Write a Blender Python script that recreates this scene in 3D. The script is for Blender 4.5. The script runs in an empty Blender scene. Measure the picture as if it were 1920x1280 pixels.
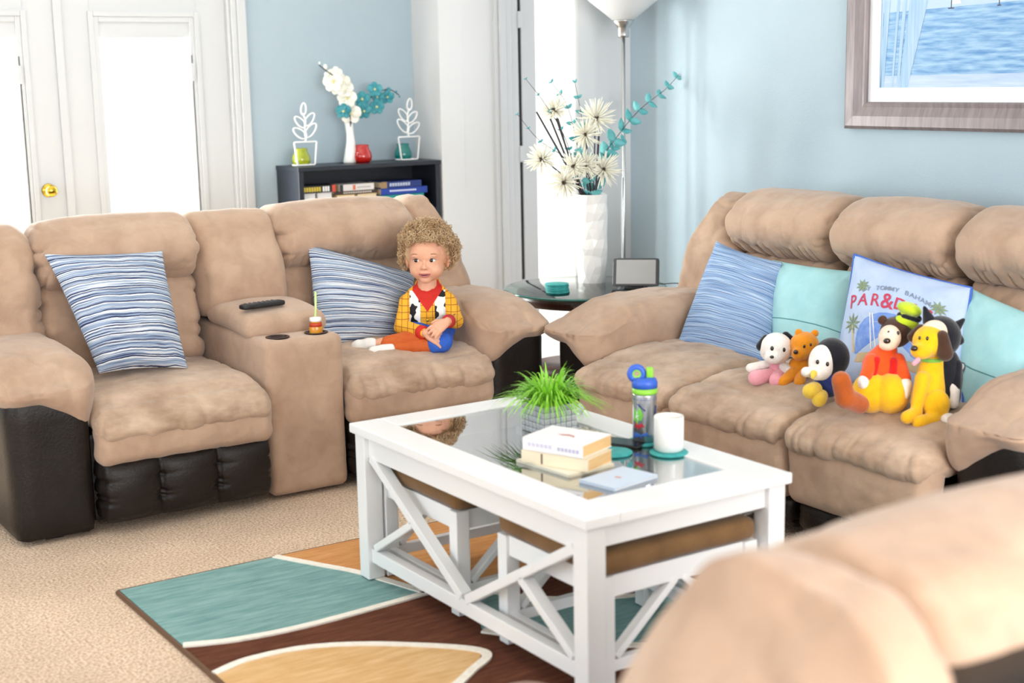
import bpy, bmesh, math, random
import numpy as np
from mathutils import Vector, Matrix, Euler

random.seed(7)
rng = np.random.default_rng(7)
SC = bpy.context.scene
COL = SC.collection
PI = math.pi

# ------------------------------------------------------------------ camera
CAM_F, CAM_YAW, CAM_PITCH, CAM_ROLL, CAM_H = 2667.0, 33.386, 10.521, -1.122, 1.48675


def _camera_axes():
    y, p, r = (math.radians(v) for v in (CAM_YAW, CAM_PITCH, CAM_ROLL))
    fwd = np.array([math.sin(y) * math.cos(p), math.cos(y) * math.cos(p), -math.sin(p)])
    right = np.array([math.cos(y), -math.sin(y), 0.0])
    up = np.cross(right, fwd)
    R = right * math.cos(r) + up * math.sin(r)
    U = up * math.cos(r) - right * math.sin(r)
    return fwd, R, U


CF, CR, CU = _camera_axes()
cam_data = bpy.data.cameras.new('camera')
cam_data.sensor_width = 36.0
cam_data.lens = CAM_F / 1920 * 36
cam_data.clip_start = 0.05
cam_data.dof.use_dof = True
cam_data.dof.focus_distance = 5.15
cam_data.dof.aperture_fstop = 2.5
cam = bpy.data.objects.new('camera', cam_data)
COL.objects.link(cam)
m = Matrix.Identity(4)
for i in range(3):
    m[i][0], m[i][1], m[i][2] = CR[i], CU[i], -CF[i]
m[2][3] = CAM_H
cam.matrix_world = m
SC.camera = cam

# ------------------------------------------------------------------ world, daylight, exposure
SC.view_settings.view_transform = 'Standard'
SC.view_settings.look = 'None'
SC.view_settings.gamma = 1.0
SC.view_settings.use_curve_mapping = False
SC.view_settings.exposure = 0.38
SC.cycles.max_bounces = 7
SC.cycles.diffuse_bounces = 4
SC.cycles.caustics_reflective = False
SC.cycles.caustics_refractive = False
world = bpy.data.worlds.new('sky')
SC.world = world
world.use_nodes = True
bg = world.node_tree.nodes['Background']
bg.inputs[0].default_value = (0.93, 0.97, 1.0, 1)
bg.inputs[1].default_value = 1.7


def area(name, loc, direction, sx, sy, power, color=(1, 1, 1)):
    d = bpy.data.lights.new(name, 'AREA')
    d.shape = 'RECTANGLE'
    d.size, d.size_y, d.energy, d.color = sx, sy, power, color
    o = bpy.data.objects.new(name, d)
    COL.objects.link(o)
    o.location = loc
    o.rotation_euler = Vector(direction).to_track_quat('-Z', 'Y').to_euler()
    return o


# daylight entering through the glass doors and through the windows of the two walls out of view
area('daylight_doors', (2.03, 7.09, 1.15), (0.0, -1, -0.03), 1.7, 1.75, 300, (1, 0.995, 0.98))
area('daylight_window_left', (-2.55, 2.9, 1.5), (1, 0.0, -0.08), 4.6, 1.7, 44, (0.80, 0.90, 1.0))
area('daylight_window_behind', (1.2, -2.55, 1.5), (0, 1, -0.06), 4.2, 1.7, 228, (1.0, 1.0, 1.0))


# ------------------------------------------------------------------ helpers: pixels of the 1920x1280 frame to points
def _ray(px, py):
    return CF * CAM_F + CR * (px - 960) - CU * (py - 640)


C0 = np.array([0, 0, CAM_H])


def AX(px, py, x):
    d = _ray(px, py)
    return C0 + d * (x / d[0])


def AY(px, py, y):
    d = _ray(px, py)
    return C0 + d * (y / d[1])


def AZ(px, py, z):
    d = _ray(px, py)
    return C0 + d * ((z - CAM_H) / d[2])


# ------------------------------------------------------------------ helpers: objects
def tag(o, label, cat, group=None, kind=None):
    o['label'] = label
    o['category'] = cat
    if group:
        o['group'] = group
    if kind:
        o['kind'] = kind
    return o


def structure(o):
    o['kind'] = 'structure'
    return o


def thing(name, label, cat, loc=(0, 0, 0), rotz=0.0, group=None):
    o = bpy.data.objects.new(name, None)
    o.empty_display_size = 0.05
    COL.objects.link(o)
    o.location = loc
    o.rotation_euler = (0, 0, rotz)
    return tag(o, label, cat, group)


def link(name, me, mat=None, parent=None, loc=(0, 0, 0), rot=(0, 0, 0)):
    o = bpy.data.objects.new(name, me)
    COL.objects.link(o)
    if mat is not None:
        for q in (mat if isinstance(mat, (list, tuple)) else [mat]):
            me.materials.append(q)
    o.location = loc
    o.rotation_euler = rot
    if parent is not None:
        o.parent = parent
    return o


def mesh(name, V, F, smooth=True):
    me = bpy.data.meshes.new(name)
    me.from_pydata([tuple(map(float, v)) for v in V], [], [tuple(map(int, f)) for f in F])
    if smooth:
        me.polygons.foreach_set('use_smooth', np.ones(len(me.polygons), dtype=bool))
    me.update()
    return me


def obj(name, V, F, mat, parent=None, smooth=True, loc=(0, 0, 0), rot=(0, 0, 0)):
    return link(name, mesh(name, V, F, smooth), mat, parent, loc, rot)


def dup(o, parent=None, loc=None, rot=None, name=None):
    c = o.copy()
    if name:
        c.name = name
    COL.objects.link(c)
    c.parent = parent
    if loc is not None:
        c.location = loc
    if rot is not None:
        c.rotation_euler = rot
    return c


# numpy noise
def _hash(ix, iy, iz):
    v = np.sin(ix * 127.1 + iy * 311.7 + iz * 74.7) * 43758.5453
    return v - np.floor(v)


def vnoise(P):
    P = np.asarray(P, float)
    i = np.floor(P)
    f = P - i
    f = f * f * (3 - 2 * f)
    r = 0
    for dx in (0, 1):
        for dy in (0, 1):
            for dz in (0, 1):
                w = (f[:, 0] if dx else 1 - f[:, 0]) * (f[:, 1] if dy else 1 - f[:, 1]) * (f[:, 2] if dz else 1 - f[:, 2])
                r = r + w * _hash(i[:, 0] + dx, i[:, 1] + dy, i[:, 2] + dz)
    return r * 2 - 1


def fbm(P, o=3):
    P = np.asarray(P, float)
    return sum(vnoise(P * 2 ** k + 17.3 * k) * 0.5 ** k for k in range(o))


def sstep(a, b, x):
    t = np.clip((x - a) / (b - a), 0, 1)
    return t * t * (3 - 2 * t)


def vnormals(V, F):
    F = np.asarray(F)
    a, b, c, d = (V[F[:, k]] for k in range(4))
    n = np.cross(c - a, d - b)
    N = np.zeros_like(V)
    for k in range(4):
        np.add.at(N, F[:, k], n)
    return N / np.maximum(np.linalg.norm(N, axis=1, keepdims=True), 1e-12)


_cages = {}


def cage(nx, ny, nz):
    key = (nx, ny, nz)
    if key in _cages:
        return _cages[key]
    idx = {}
    U = []
    F = []
    n = (nx, ny, nz)

    def vid(t):
        if t not in idx:
            idx[t] = len(U)
            U.append([2 * t[k] / n[k] - 1 for k in range(3)])
        return idx[t]
    for ax in range(3):
        a, b = (ax + 1) % 3, (ax + 2) % 3
        for side in (0, n[ax]):
            for i in range(n[a]):
                for j in range(n[b]):
                    q = []
                    for (di, dj) in ((0, 0), (1, 0), (1, 1), (0, 1)):
                        t = [0, 0, 0]
                        t[ax] = side
                        t[a] = i + di
                        t[b] = j + dj
                        q.append(vid(tuple(t)))
                    F.append(q if side else q[::-1])
    _cages[key] = (np.array(U), np.array(F))
    return _cages[key]


def puff(name, parent, mat, c, h, r=0.05, n=(14, 14, 8), bulge=(0, 0, 0), fn=None, disp=None, rot=(0, 0, 0), wrinkle=0.0, wf=9.0, seed=0.0, smooth=True):
    """rounded, bulged, wrinkled box: one cushion"""
    U, F = cage(*n)
    h = np.array(h, float)
    r = np.minimum(np.ones(3) * np.array(r, float), h * 0.999)
    p = U * h
    q = np.clip(p, -(h - r), h - r)
    d = (p - q) / r
    L = np.linalg.norm(d, axis=1, keepdims=True)
    M = np.abs(d).max(axis=1, keepdims=True)
    P = q + r * np.where(L > 1e-9, d * M / np.maximum(L, 1e-9), d)
    u, v, w = U.T
    P[:, 0] *= 1 + bulge[0] / h[0] * (1 - v * v) * (1 - w * w)
    P[:, 1] *= 1 + bulge[1] / h[1] * (1 - u * u) * (1 - w * w)
    P[:, 2] *= 1 + bulge[2] / h[2] * (1 - u * u) * (1 - v * v)
    if fn is not None:
        P = fn(P.copy(), U)
    if disp is not None or wrinkle:
        N = vnormals(P, F)
        s = np.zeros(len(P))
        if wrinkle:
            s += wrinkle * fbm(P * wf + seed, 3)
        if disp is not None:
            s += disp(P, U)
        P = P + N * s[:, None]
    return obj(name, P, F, mat, parent, smooth, c, rot)


def box(name, parent, mat, lo, hi, bevel=0.004, seg=2):
    """bevelled box between two corners"""
    lo = np.array(lo, float)
    hi = np.array(hi, float)
    c = (lo + hi) / 2
    s = hi - lo
    bm = bmesh.new()
    bmesh.ops.create_cube(bm, size=1)
    for vv in bm.verts:
        vv.co = Vector([vv.co[k] * s[k] for k in range(3)])
    if bevel:
        bmesh.ops.bevel(bm, geom=list(bm.edges), offset=min(bevel, min(s) * 0.45), segments=seg, affect='EDGES', profile=0.6)
    me = bpy.data.meshes.new(name)
    bm.to_mesh(me)
    bm.free()
    return link(name, me, mat, parent, c)


def bar(name, parent, mat, a, b, w, t, bevel=0.002, up=(0, 0, 1)):
    """rectangular bar from a to b, w wide, t thick along its 'side' axis"""
    a = Vector(a)
    b = Vector(b)
    L = (b - a).length
    z = (b - a).normalized()
    x = Vector(up).cross(z)
    if x.length < 1e-5:
        x = Vector((1, 0, 0))
    x.normalize()
    y = z.cross(x)
    bm = bmesh.new()
    bmesh.ops.create_cube(bm, size=1)
    for vv in bm.verts:
        vv.co = Vector((vv.co.x * t, vv.co.y * w, vv.co.z * L))
    if bevel:
        bmesh.ops.bevel(bm, geom=list(bm.edges), offset=bevel, segments=2, affect='EDGES')
    me = bpy.data.meshes.new(name)
    bm.to_mesh(me)
    bm.free()
    M = Matrix((x, y, z)).transposed().to_4x4()
    o = link(name, me, mat, parent, (a + b) / 2, M.to_euler())
    return o


def catmull(pts, k=6):
    pts = [np.array(p, float) for p in pts]
    P = [2 * pts[0] - pts[1]] + pts + [2 * pts[-1] - pts[-2]]
    out = []
    for i in range(1, len(P) - 2):
        for j in range(k):
            t = j / k
            a, b, c, d = P[i - 1], P[i], P[i + 1], P[i + 2]
            out.append(0.5 * ((2 * b) + (-a + c) * t + (2 * a - 5 * b + 4 * c - d) * t * t + (-a + 3 * b - 3 * c + d) * t ** 3))
    out.append(pts[-1])
    return np.array(out)


def tube_geo(pts, rad, k=8, flat=1.0, up=None, closed=False):
    pts = np.array(pts, float)
    n = len(pts)
    rad = np.ones(n) * np.array(rad, float) if np.ndim(rad) else np.ones(n) * rad
    T = np.gradient(pts, axis=0) if not closed else np.roll(pts, -1, 0) - np.roll(pts, 1, 0)
    T /= np.maximum(np.linalg.norm(T, axis=1, keepdims=True), 1e-9)
    V = []
    x = np.array(up, float) if up is not None else np.cross(T[0], [0.3, 0.2, 1.0])
    for i in range(n):
        x = x - T[i] * (x @ T[i])
        x /= max(np.linalg.norm(x), 1e-9)
        y = np.cross(T[i], x)
        for j in range(k):
            a = 2 * PI * j / k
            V.append(pts[i] + rad[i] * (math.cos(a) * x + flat * math.sin(a) * y))
    F = []
    for i in range(n - 1 + (1 if closed else 0)):
        for j in range(k):
            i2 = (i + 1) % n
            F.append((i * k + j, i * k + (j + 1) % k, i2 * k + (j + 1) % k, i2 * k + j))
    if not closed:
        F.append(tuple(range(k))[::-1])
        F.append(tuple((n - 1) * k + j for j in range(k)))
    return V, F


def tube(name, parent, mat, pts, rad, k=8, flat=1.0, up=None, closed=False):
    V, F = tube_geo(pts, rad, k, flat, up, closed)
    return obj(name, V, F, mat, parent)


def lathe_geo(prof, k=32):
    V = []
    F = []
    n = len(prof)
    for (r, z) in prof:
        for j in range(k):
            a = 2 * PI * j / k
            V.append((r * math.cos(a), r * math.sin(a), z))
    for i in range(n - 1):
        for j in range(k):
            F.append((i * k + j, i * k + (j + 1) % k, (i + 1) * k + (j + 1) % k, (i + 1) * k + j))
    if prof[0][0] > 1e-6:
        F.append(tuple(range(k))[::-1])
    if prof[-1][0] > 1e-6:
        F.append(tuple((n - 1) * k + j for j in range(k)))
    return V, F


def lathe(name, parent, mat, prof, k=32, loc=(0, 0, 0), rot=(0, 0, 0), smooth=True):
    V, F = lathe_geo([(max(r, 1e-5), z) for r, z in prof], k)
    return obj(name, V, F, mat, parent, smooth, loc, rot)


def prism(name, parent, mat, poly, z0, z1, bevel=0.0):
    """upright prism over a flat outline (x, y)"""
    bm = bmesh.new()
    vs = [bm.verts.new((p[0], p[1], z0)) for p in poly]
    f = bm.faces.new(vs)
    if f.normal.z > 0:
        f.normal_flip()
    g = bmesh.ops.extrude_face_region(bm, geom=[f])
    for e in g['geom']:
        if isinstance(e, bmesh.types.BMVert):
            e.co.z = z1
    bmesh.ops.recalc_face_normals(bm, faces=list(bm.faces))
    bmesh.ops.triangulate(bm, faces=[q for q in bm.faces if len(q.verts) > 4])
    me = bpy.data.meshes.new(name)
    bm.to_mesh(me)
    bm.free()
    return link(name, me, mat, parent)


def join_geo(parts):
    V = []
    F = []
    for (v, f) in parts:
        o = len(V)
        V.extend([tuple(q) for q in v])
        F.extend([tuple(i + o for i in q) for q in f])
    return V, F


_sph = {}


def sphere_geo(c, rad, rot=None, n=3):
    if n not in _sph:
        bm = bmesh.new()
        bmesh.ops.create_icosphere(bm, subdivisions=n, radius=1)
        bm.verts.ensure_lookup_table()
        _sph[n] = (np.array([v.co for v in bm.verts]), [tuple(v.index for v in f.verts) for f in bm.faces])
        bm.free()
    V, F = _sph[n]
    P = V * (np.ones(3) * np.array(rad, float))
    if rot is not None:
        P = P @ np.array(Euler(rot).to_matrix()).T
    return P + np.array(c, float), F


def capsule_geo(a, b, ra, rb, k=14):
    a = np.array(a, float)
    b = np.array(b, float)
    d = b - a
    L = np.linalg.norm(d)
    z = d / max(L, 1e-9)
    prof = []
    for i in range(7):
        t = -PI / 2 + PI / 2 * i / 6
        prof.append((ra * math.cos(t), ra * math.sin(t)))
    for i in range(7):
        t = PI / 2 * i / 6
        prof.append((rb * math.cos(t), L + rb * math.sin(t)))
    prof[0] = (1e-5, prof[0][1])
    prof[-1] = (1e-5, prof[-1][1])
    V, F = lathe_geo(prof, k)
    x = np.cross([0.31, 0.87, 0.2], z)
    x /= np.linalg.norm(x)
    y = np.cross(z, x)
    V = np.array(V)
    return a + V[:, :1] * x + V[:, 1:2] * y + V[:, 2:3] * z, F


def blob(name, prims, voxel, mats, parent=None, matfn=None, smooth=4, loc=(0, 0, 0), rot=(0, 0, 0), fn=None):
    """one continuous skin over overlapping ellipsoids ('e', c, radii[, rot]) and tapered capsules ('c', a, b, ra, rb)"""
    parts = []
    for p in prims:
        if p[0] == 'e':
            parts.append(sphere_geo(p[1], p[2], p[3] if len(p) > 3 else None))
        else:
            parts.append(capsule_geo(*p[1:5]))
    V, F = join_geo(parts)
    me = mesh(name + '_raw', V, F)
    tmp = bpy.data.objects.new(name + '_raw', me)
    COL.objects.link(tmp)
    md = tmp.modifiers.new('remesh', 'REMESH')
    md.mode = 'VOXEL'
    md.voxel_size = voxel
    dg = bpy.context.evaluated_depsgraph_get()
    out = bpy.data.meshes.new_from_object(tmp.evaluated_get(dg))
    bpy.data.objects.remove(tmp)
    bpy.data.meshes.remove(me)
    out.name = name
    n = len(out.vertices)
    co = np.empty(n * 3)
    out.vertices.foreach_get('co', co)
    co = co.reshape(-1, 3)
    E = np.empty(len(out.edges) * 2, dtype=int)
    out.edges.foreach_get('vertices', E)
    E = E.reshape(-1, 2)
    deg = np.bincount(E.ravel(), minlength=n)[:, None]
    for _ in range(smooth):
        s = np.zeros_like(co)
        np.add.at(s, E[:, 0], co[E[:, 1]])
        np.add.at(s, E[:, 1], co[E[:, 0]])
        co = 0.5 * co + 0.5 * s / np.maximum(deg, 1)
    if fn is not None:
        co = fn(co)
    out.vertices.foreach_set('co', co.ravel())
    np_ = len(out.polygons)
    out.polygons.foreach_set('use_smooth', np.ones(np_, dtype=bool))
    mats = mats if isinstance(mats, (list, tuple)) else [mats]
    out.materials.clear()
    o = link(name, out, mats, parent, loc, rot)
    if matfn is not None:
        ctr = np.empty(np_ * 3)
        out.polygons.foreach_get('center', ctr)
        idx = matfn(ctr.reshape(-1, 3)).astype(np.int32)
        out.polygons.foreach_set('material_index', idx)
    out.update()
    return o


# ------------------------------------------------------------------ helpers: materials
def lin(c):
    return tuple(((v / 255) / 12.92 if v / 255 <= 0.04045 else ((v / 255 + 0.055) / 1.055) ** 2.4) for v in c) + (1.0,)


def material(name, color, rough=0.6, metal=0.0, spec=0.5, mottle=None, mscale=6.0, bump=0.0, bscale=200.0, sheen=0.0, coat=0.0, detail=4.0, stretch=None):
    """principled surface; mottle = second colour mixed in by soft noise; bump = fine relief"""
    mt = bpy.data.materials.new(name)
    mt.use_nodes = True
    nt = mt.node_tree
    b = nt.nodes['Principled BSDF']
    b.inputs['Base Color'].default_value = lin(color)
    b.inputs['Roughness'].default_value = rough
    b.inputs['Metallic'].default_value = metal
    b.inputs['Specular IOR Level'].default_value = spec
    b.inputs['Sheen Weight'].default_value = sheen
    b.inputs['Sheen Roughness'].default_value = 0.5
    b.inputs['Coat Weight'].default_value = coat
    tc = nt.nodes.new('ShaderNodeTexCoord')
    src = tc.outputs['Object']
    if stretch:
        mp = nt.nodes.new('ShaderNodeMapping')
        mp.inputs['Scale'].default_value = stretch
        nt.links.new(src, mp.inputs[0])
        src = mp.outputs[0]
    if mottle is not None:
        nz = nt.nodes.new('ShaderNodeTexNoise')
        nz.inputs['Scale'].default_value = mscale
        nz.inputs['Detail'].default_value = detail
        nz.inputs['Roughness'].default_value = 0.6
        nt.links.new(src, nz.inputs['Vector'])
        rp = nt.nodes.new('ShaderNodeValToRGB')
        rp.color_ramp.elements[0].position = 0.3
        rp.color_ramp.elements[1].position = 0.7
        rp.color_ramp.elements[0].color = lin(color)
        rp.color_ramp.elements[1].color = lin(mottle)
        nt.links.new(nz.outputs['Fac'], rp.inputs[0])
        nt.links.new(rp.outputs[0], b.inputs['Base Color'])
    if bump:
        nz = nt.nodes.new('ShaderNodeTexNoise')
        nz.inputs['Scale'].default_value = bscale
        nz.inputs['Detail'].default_value = 3
        nt.links.new(src, nz.inputs['Vector'])
        bp = nt.nodes.new('ShaderNodeBump')
        bp.inputs['Strength'].default_value = bump
        bp.inputs['Distance'].default_value = 0.004
        nt.links.new(nz.outputs['Fac'], bp.inputs['Height'])
        nt.links.new(bp.outputs[0], b.inputs['Normal'])
    return mt


def glassy(name, tint=(255, 255, 255), gloss=0.12, rough=0.02, ior=1.45):
    """thin clear glass: see-through, with a Fresnel reflection"""
    mt = bpy.data.materials.new(name)
    mt.use_nodes = True
    nt = mt.node_tree
    nt.nodes.clear()
    out = nt.nodes.new('ShaderNodeOutputMaterial')
    tr = nt.nodes.new('ShaderNodeBsdfTransparent')
    tr.inputs[0].default_value = lin(tint)
    gl = nt.nodes.new('ShaderNodeBsdfGlossy')
    gl.inputs['Roughness'].default_value = rough
    fr = nt.nodes.new('ShaderNodeFresnel')
    fr.inputs[0].default_value = ior
    ad = nt.nodes.new('ShaderNodeMath')
    ad.operation = 'MULTIPLY_ADD'
    ad.inputs[1].default_value = 1.0
    ad.inputs[2].default_value = gloss
    mx = nt.nodes.new('ShaderNodeMixShader')
    nt.links.new(fr.outputs[0], ad.inputs[0])
    # only the face turned to the eye mirrors; the far face of the sheet lets everything through
    ge = nt.nodes.new('ShaderNodeNewGeometry')
    inv = nt.nodes.new('ShaderNodeMath')
    inv.operation = 'SUBTRACT'
    inv.inputs[0].default_value = 1.0
    nt.links.new(ge.outputs['Backfacing'], inv.inputs[1])
    mu = nt.nodes.new('ShaderNodeMath')
    mu.operation = 'MULTIPLY'
    nt.links.new(ad.outputs[0], mu.inputs[0])
    nt.links.new(inv.outputs[0], mu.inputs[1])
    nt.links.new(mu.outputs[0], mx.inputs[0])
    nt.links.new(tr.outputs[0], mx.inputs[1])
    nt.links.new(gl.outputs[0], mx.inputs[2])
    nt.links.new(mx.outputs[0], out.inputs[0])
    return mt

# ------------------------------------------------------------------ materials shared
M_suede = material('tan_microfibre', (174, 143, 120), 0.85, spec=0.2, mottle=(192, 163, 140), mscale=5, bump=0.25, bscale=160, sheen=0.25)
M_suede_seat = material('tan_microfibre_worn', (160, 131, 107), 0.85, spec=0.2, mottle=(204, 177, 154), mscale=6, bump=0.25, bscale=160, sheen=0.25, stretch=(1, 1, 2.5))
M_leather = material('black_brown_leather', (25, 20, 18), 0.42, spec=0.3, mottle=(34, 27, 24), mscale=9, bump=0.35, bscale=120)
M_white = material('white_paint', (203, 205, 207), 0.45)
M_whitewall = material('white_wall_paint', (214, 215, 216), 0.7, bump=0.08, bscale=300)
M_blue = material('pale_blue_wall_paint', (166, 183, 194), 0.75, mottle=(170, 187, 197), mscale=3, bump=0.25, bscale=140)
M_ceiling = material('ceiling_paint', (245, 245, 243), 0.9)
M_glass = glassy('clear_glass', (252, 255, 254), 0.02)
M_chrome = material('brushed_nickel', (190, 190, 190), 0.3, metal=1.0)
M_brass = material('polished_brass', (212, 175, 70), 0.18, metal=1.0)
M_black = material('matte_black', (22, 22, 24), 0.5)
M_darkwood = material('dark_cherry_wood', (58, 28, 22), 0.35, mottle=(78, 40, 30), mscale=14, stretch=(1, 6, 1))



def nap(mt, strength=0.45):
    """brushed nap and small creases of the microfibre, on top of its fine grain"""
    nt = mt.node_tree
    b = nt.nodes['Principled BSDF']
    fine = b.inputs['Normal'].links[0].from_node
    tc = nt.nodes.new('ShaderNodeTexCoord')
    nz = nt.nodes.new('ShaderNodeTexNoise')
    nz.noise_type = 'RIDGED_MULTIFRACTAL'
    nz.inputs['Scale'].default_value = 7
    nz.inputs['Detail'].default_value = 3
    nz.inputs['Distortion'].default_value = 0.6
    nt.links.new(tc.outputs['Object'], nz.inputs['Vector'])
    bp = nt.nodes.new('ShaderNodeBump')
    bp.invert = True
    bp.inputs['Strength'].default_value = strength
    bp.inputs['Distance'].default_value = 0.006
    nt.links.new(nz.outputs['Fac'], bp.inputs['Height'])
    nt.links.new(bp.outputs[0], fine.inputs['Normal'])
    # streaks where the nap lies the other way
    base = b.inputs['Base Color'].links[0].from_socket
    n2 = nt.nodes.new('ShaderNodeTexNoise')
    n2.inputs['Scale'].default_value = 13
    n2.inputs['Detail'].default_value = 5
    n2.inputs['Distortion'].default_value = 0.8
    nt.links.new(tc.outputs['Object'], n2.inputs['Vector'])
    rp = nt.nodes.new('ShaderNodeValToRGB')
    rp.color_ramp.elements[0].position = 0.36
    rp.color_ramp.elements[0].color = (0.70, 0.68, 0.66, 1)
    rp.color_ramp.elements[1].position = 0.56
    rp.color_ramp.elements[1].color = (1, 1, 1, 1)
    nt.links.new(n2.outputs['Fac'], rp.inputs[0])
    mx = nt.nodes.new('ShaderNodeMix')
    mx.data_type = 'RGBA'
    mx.blend_type = 'MULTIPLY'
    mx.inputs[0].default_value = 0.30
    nt.links.new(base, mx.inputs[6])
    nt.links.new(rp.outputs[0], mx.inputs[7])
    nt.links.new(mx.outputs[2], b.inputs['Base Color'])


nap(M_suede)
nap(M_suede_seat, 0.6)

# ------------------------------------------------------------------ room shell
XL, XR, YB, YF, ZC = -2.45, 4.35, 7.0, -2.45, 2.62


def carpet():
    mt = material('beige_carpet', (212, 188, 160), 0.95, spec=0.1)
    nt = mt.node_tree
    b = nt.nodes['Principled BSDF']
    tc = nt.nodes.new('ShaderNodeTexCoord')
    n1 = nt.nodes.new('ShaderNodeTexNoise')
    n1.inputs['Scale'].default_value = 120
    n1.inputs['Detail'].default_value = 3
    n2 = nt.nodes.new('ShaderNodeTexNoise')
    n2.inputs['Scale'].default_value = 3.0
    n2.inputs['Detail'].default_value = 4
    for q in (n1, n2):
        nt.links.new(tc.outputs['Object'], q.inputs['Vector'])
    r1 = nt.nodes.new('ShaderNodeValToRGB')
    r1.color_ramp.elements[0].position = 0.36
    r1.color_ramp.elements[0].color = lin((208, 180, 154))
    r1.color_ramp.elements[1].position = 0.62
    r1.color_ramp.elements[1].color = lin((252, 238, 222))
    nt.links.new(n1.outputs['Fac'], r1.inputs[0])
    r2 = nt.nodes.new('ShaderNodeValToRGB')
    r2.color_ramp.elements[0].position = 0.35
    r2.color_ramp.elements[0].color = lin((236, 226, 216))
    r2.color_ramp.elements[1].position = 0.7
    r2.color_ramp.elements[1].color = lin((255, 246, 236))
    nt.links.new(n2.outputs['Fac'], r2.inputs[0])
    mx = nt.nodes.new('ShaderNodeMix')
    mx.data_type = 'RGBA'
    mx.blend_type = 'MULTIPLY'
    mx.inputs[0].default_value = 1.0
    nt.links.new(r1.outputs[0], mx.inputs[6])
    nt.links.new(r2.outputs[0], mx.inputs[7])
    nt.links.new(mx.outputs[2], b.inputs['Base Color'])
    bp = nt.nodes.new('ShaderNodeBump')
    bp.inputs['Strength'].default_value = 0.9
    bp.inputs['Distance'].default_value = 0.01
    nt.links.new(n1.outputs['Fac'], bp.inputs['Height'])
    nt.links.new(bp.outputs[0], b.inputs['Normal'])
    return mt


M_carpet = carpet()
structure(box('floor', None, M_carpet, (XL - 0.1, YF - 0.1, -0.1), (5.6, 8.0, 0), 0))
structure(box('ceiling', None, M_ceiling, (XL - 0.1, YF - 0.1, ZC), (5.6, 7.3, ZC + 0.1), 0))
# wall with the picture, and the white corner pier beyond it
structure(box('wall_right', None, M_blue, (XR, YF - 0.1, 0), (XR + 0.12, 5.515, ZC), 0))
M_pier = M_whitewall
bmp = []
for (cx_, cy_, a0) in ((4.02, 5.515, PI), (4.6, 5.515, 1.5 * PI), (4.6, 5.86, 0.0), (4.02, 5.86, 0.5 * PI)):
    sx_, sy_ = (1 if cx_ < 4.3 else -1), (1 if cy_ < 5.7 else -1)
    for k_ in range(7):
        an = a0 + k_ / 6 * PI / 2
        bmp.append((cx_ + sx_ * 0.022 + 0.022 * math.cos(an), cy_ + sy_ * 0.022 + 0.022 * math.sin(an)))
structure(prism('wall_pier', None, M_pier, bmp, 0, ZC))
# niche with the bookcase, return wall, far white wall with a door
structure(box('wall_return', None, M_whitewall, (3.99, 6.71, 0), (4.14, YB + 0.1, ZC), 0.004))
structure(box('wall_passage', None, M_whitewall, (4.14, 6.712, 0), (4.335, 6.85, ZC), 0))
structure(box('wall_passage_header', None, M_whitewall, (4.335, 6.712, 2.06), (5.6, 6.85, ZC), 0))
structure(box('wall_passage_end', None, M_whitewall, (5.42, 6.712, 0), (5.6, 6.85, 2.06), 0))
structure(box('wall_passage_near', None, M_whitewall, (4.47, 5.4, 0), (5.6, 5.514, ZC), 0))
# door wall: blue to the right of the doors, a header over them, blue to the left
DX0, DXS, DX1, DZ = 1.19, 2.05, 2.905, 2.05
structure(box('wall_back', None, M_blue, (DX1 + 0.015, YB, 0), (3.99, YB + 0.12, ZC), 0))
structure(box('wall_back_header', None, M_blue, (DX0 - 0.015, YB, DZ + 0.015), (DX1 + 0.015, YB + 0.12, ZC), 0))
structure(box('wall_back_corner', None, M_blue, (XL - 0.1, YB, 0), (DX0 - 0.015, YB + 0.12, ZC), 0))


def wall_with_window(name, axis, pos, a0, a1, w0, w1, z0, z1, outw):
    """a wall at x or y = pos with one wide opening, its frame and panes"""
    def seg(nm, lo, hi, za, zb):
        if axis == 'x':
            return structure(box(nm, None, M_blue, (min(pos, pos + outw), lo, za), (max(pos, pos + outw), hi, zb), 0))
        return structure(box(nm, None, M_blue, (lo, min(pos, pos + outw), za), (hi, max(pos, pos + outw), zb), 0))
    seg(name, a0, w0, 0, ZC)
    seg(name + '_far', w1, a1, 0, ZC)
    seg(name + '_sill', w0, w1, 0, z0)
    seg(name + '_header', w0, w1, z1, ZC)


wall_with_window('wall_left', 'x', XL, YF, YB, 0.6, 5.2, 0.62, 2.35, -0.1)
wall_with_window('wall_front', 'y', YF, XL, XR, -0.9, 3.3, 0.62, 2.35, -0.1)


def window_frame(name, axis, pos, w0, w1, z0, z1):
    w = thing(name, 'wide white framed window', 'window')
    w['kind'] = 'structure'
    n = 4
    for i in range(n + 1):
        t = w0 + (w1 - w0) * i / n
        lo, hi = (t - 0.025, t + 0.025)
        if axis == 'x':
            box('window_mullion', w, M_white, (pos - 0.08, lo, z0), (pos - 0.02, hi, z1), 0.003)
        else:
            box('window_mullion', w, M_white, (lo, pos - 0.08, z0), (hi, pos - 0.02, z1), 0.003)
    for z in (z0, z1):
        if axis == 'x':
            box('window_rail', w, M_white, (pos - 0.08, w0, z - 0.025), (pos - 0.02, w1, z + 0.025), 0.003)
        else:
            box('window_rail', w, M_white, (w0, pos - 0.08, z - 0.025), (w1, pos - 0.02, z + 0.025), 0.003)


window_frame('window_1', 'x', XL, 0.6, 5.2, 0.62, 2.35)
window_frame('window_2', 'y', YF, -0.9, 3.3, 0.62, 2.35)


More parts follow.
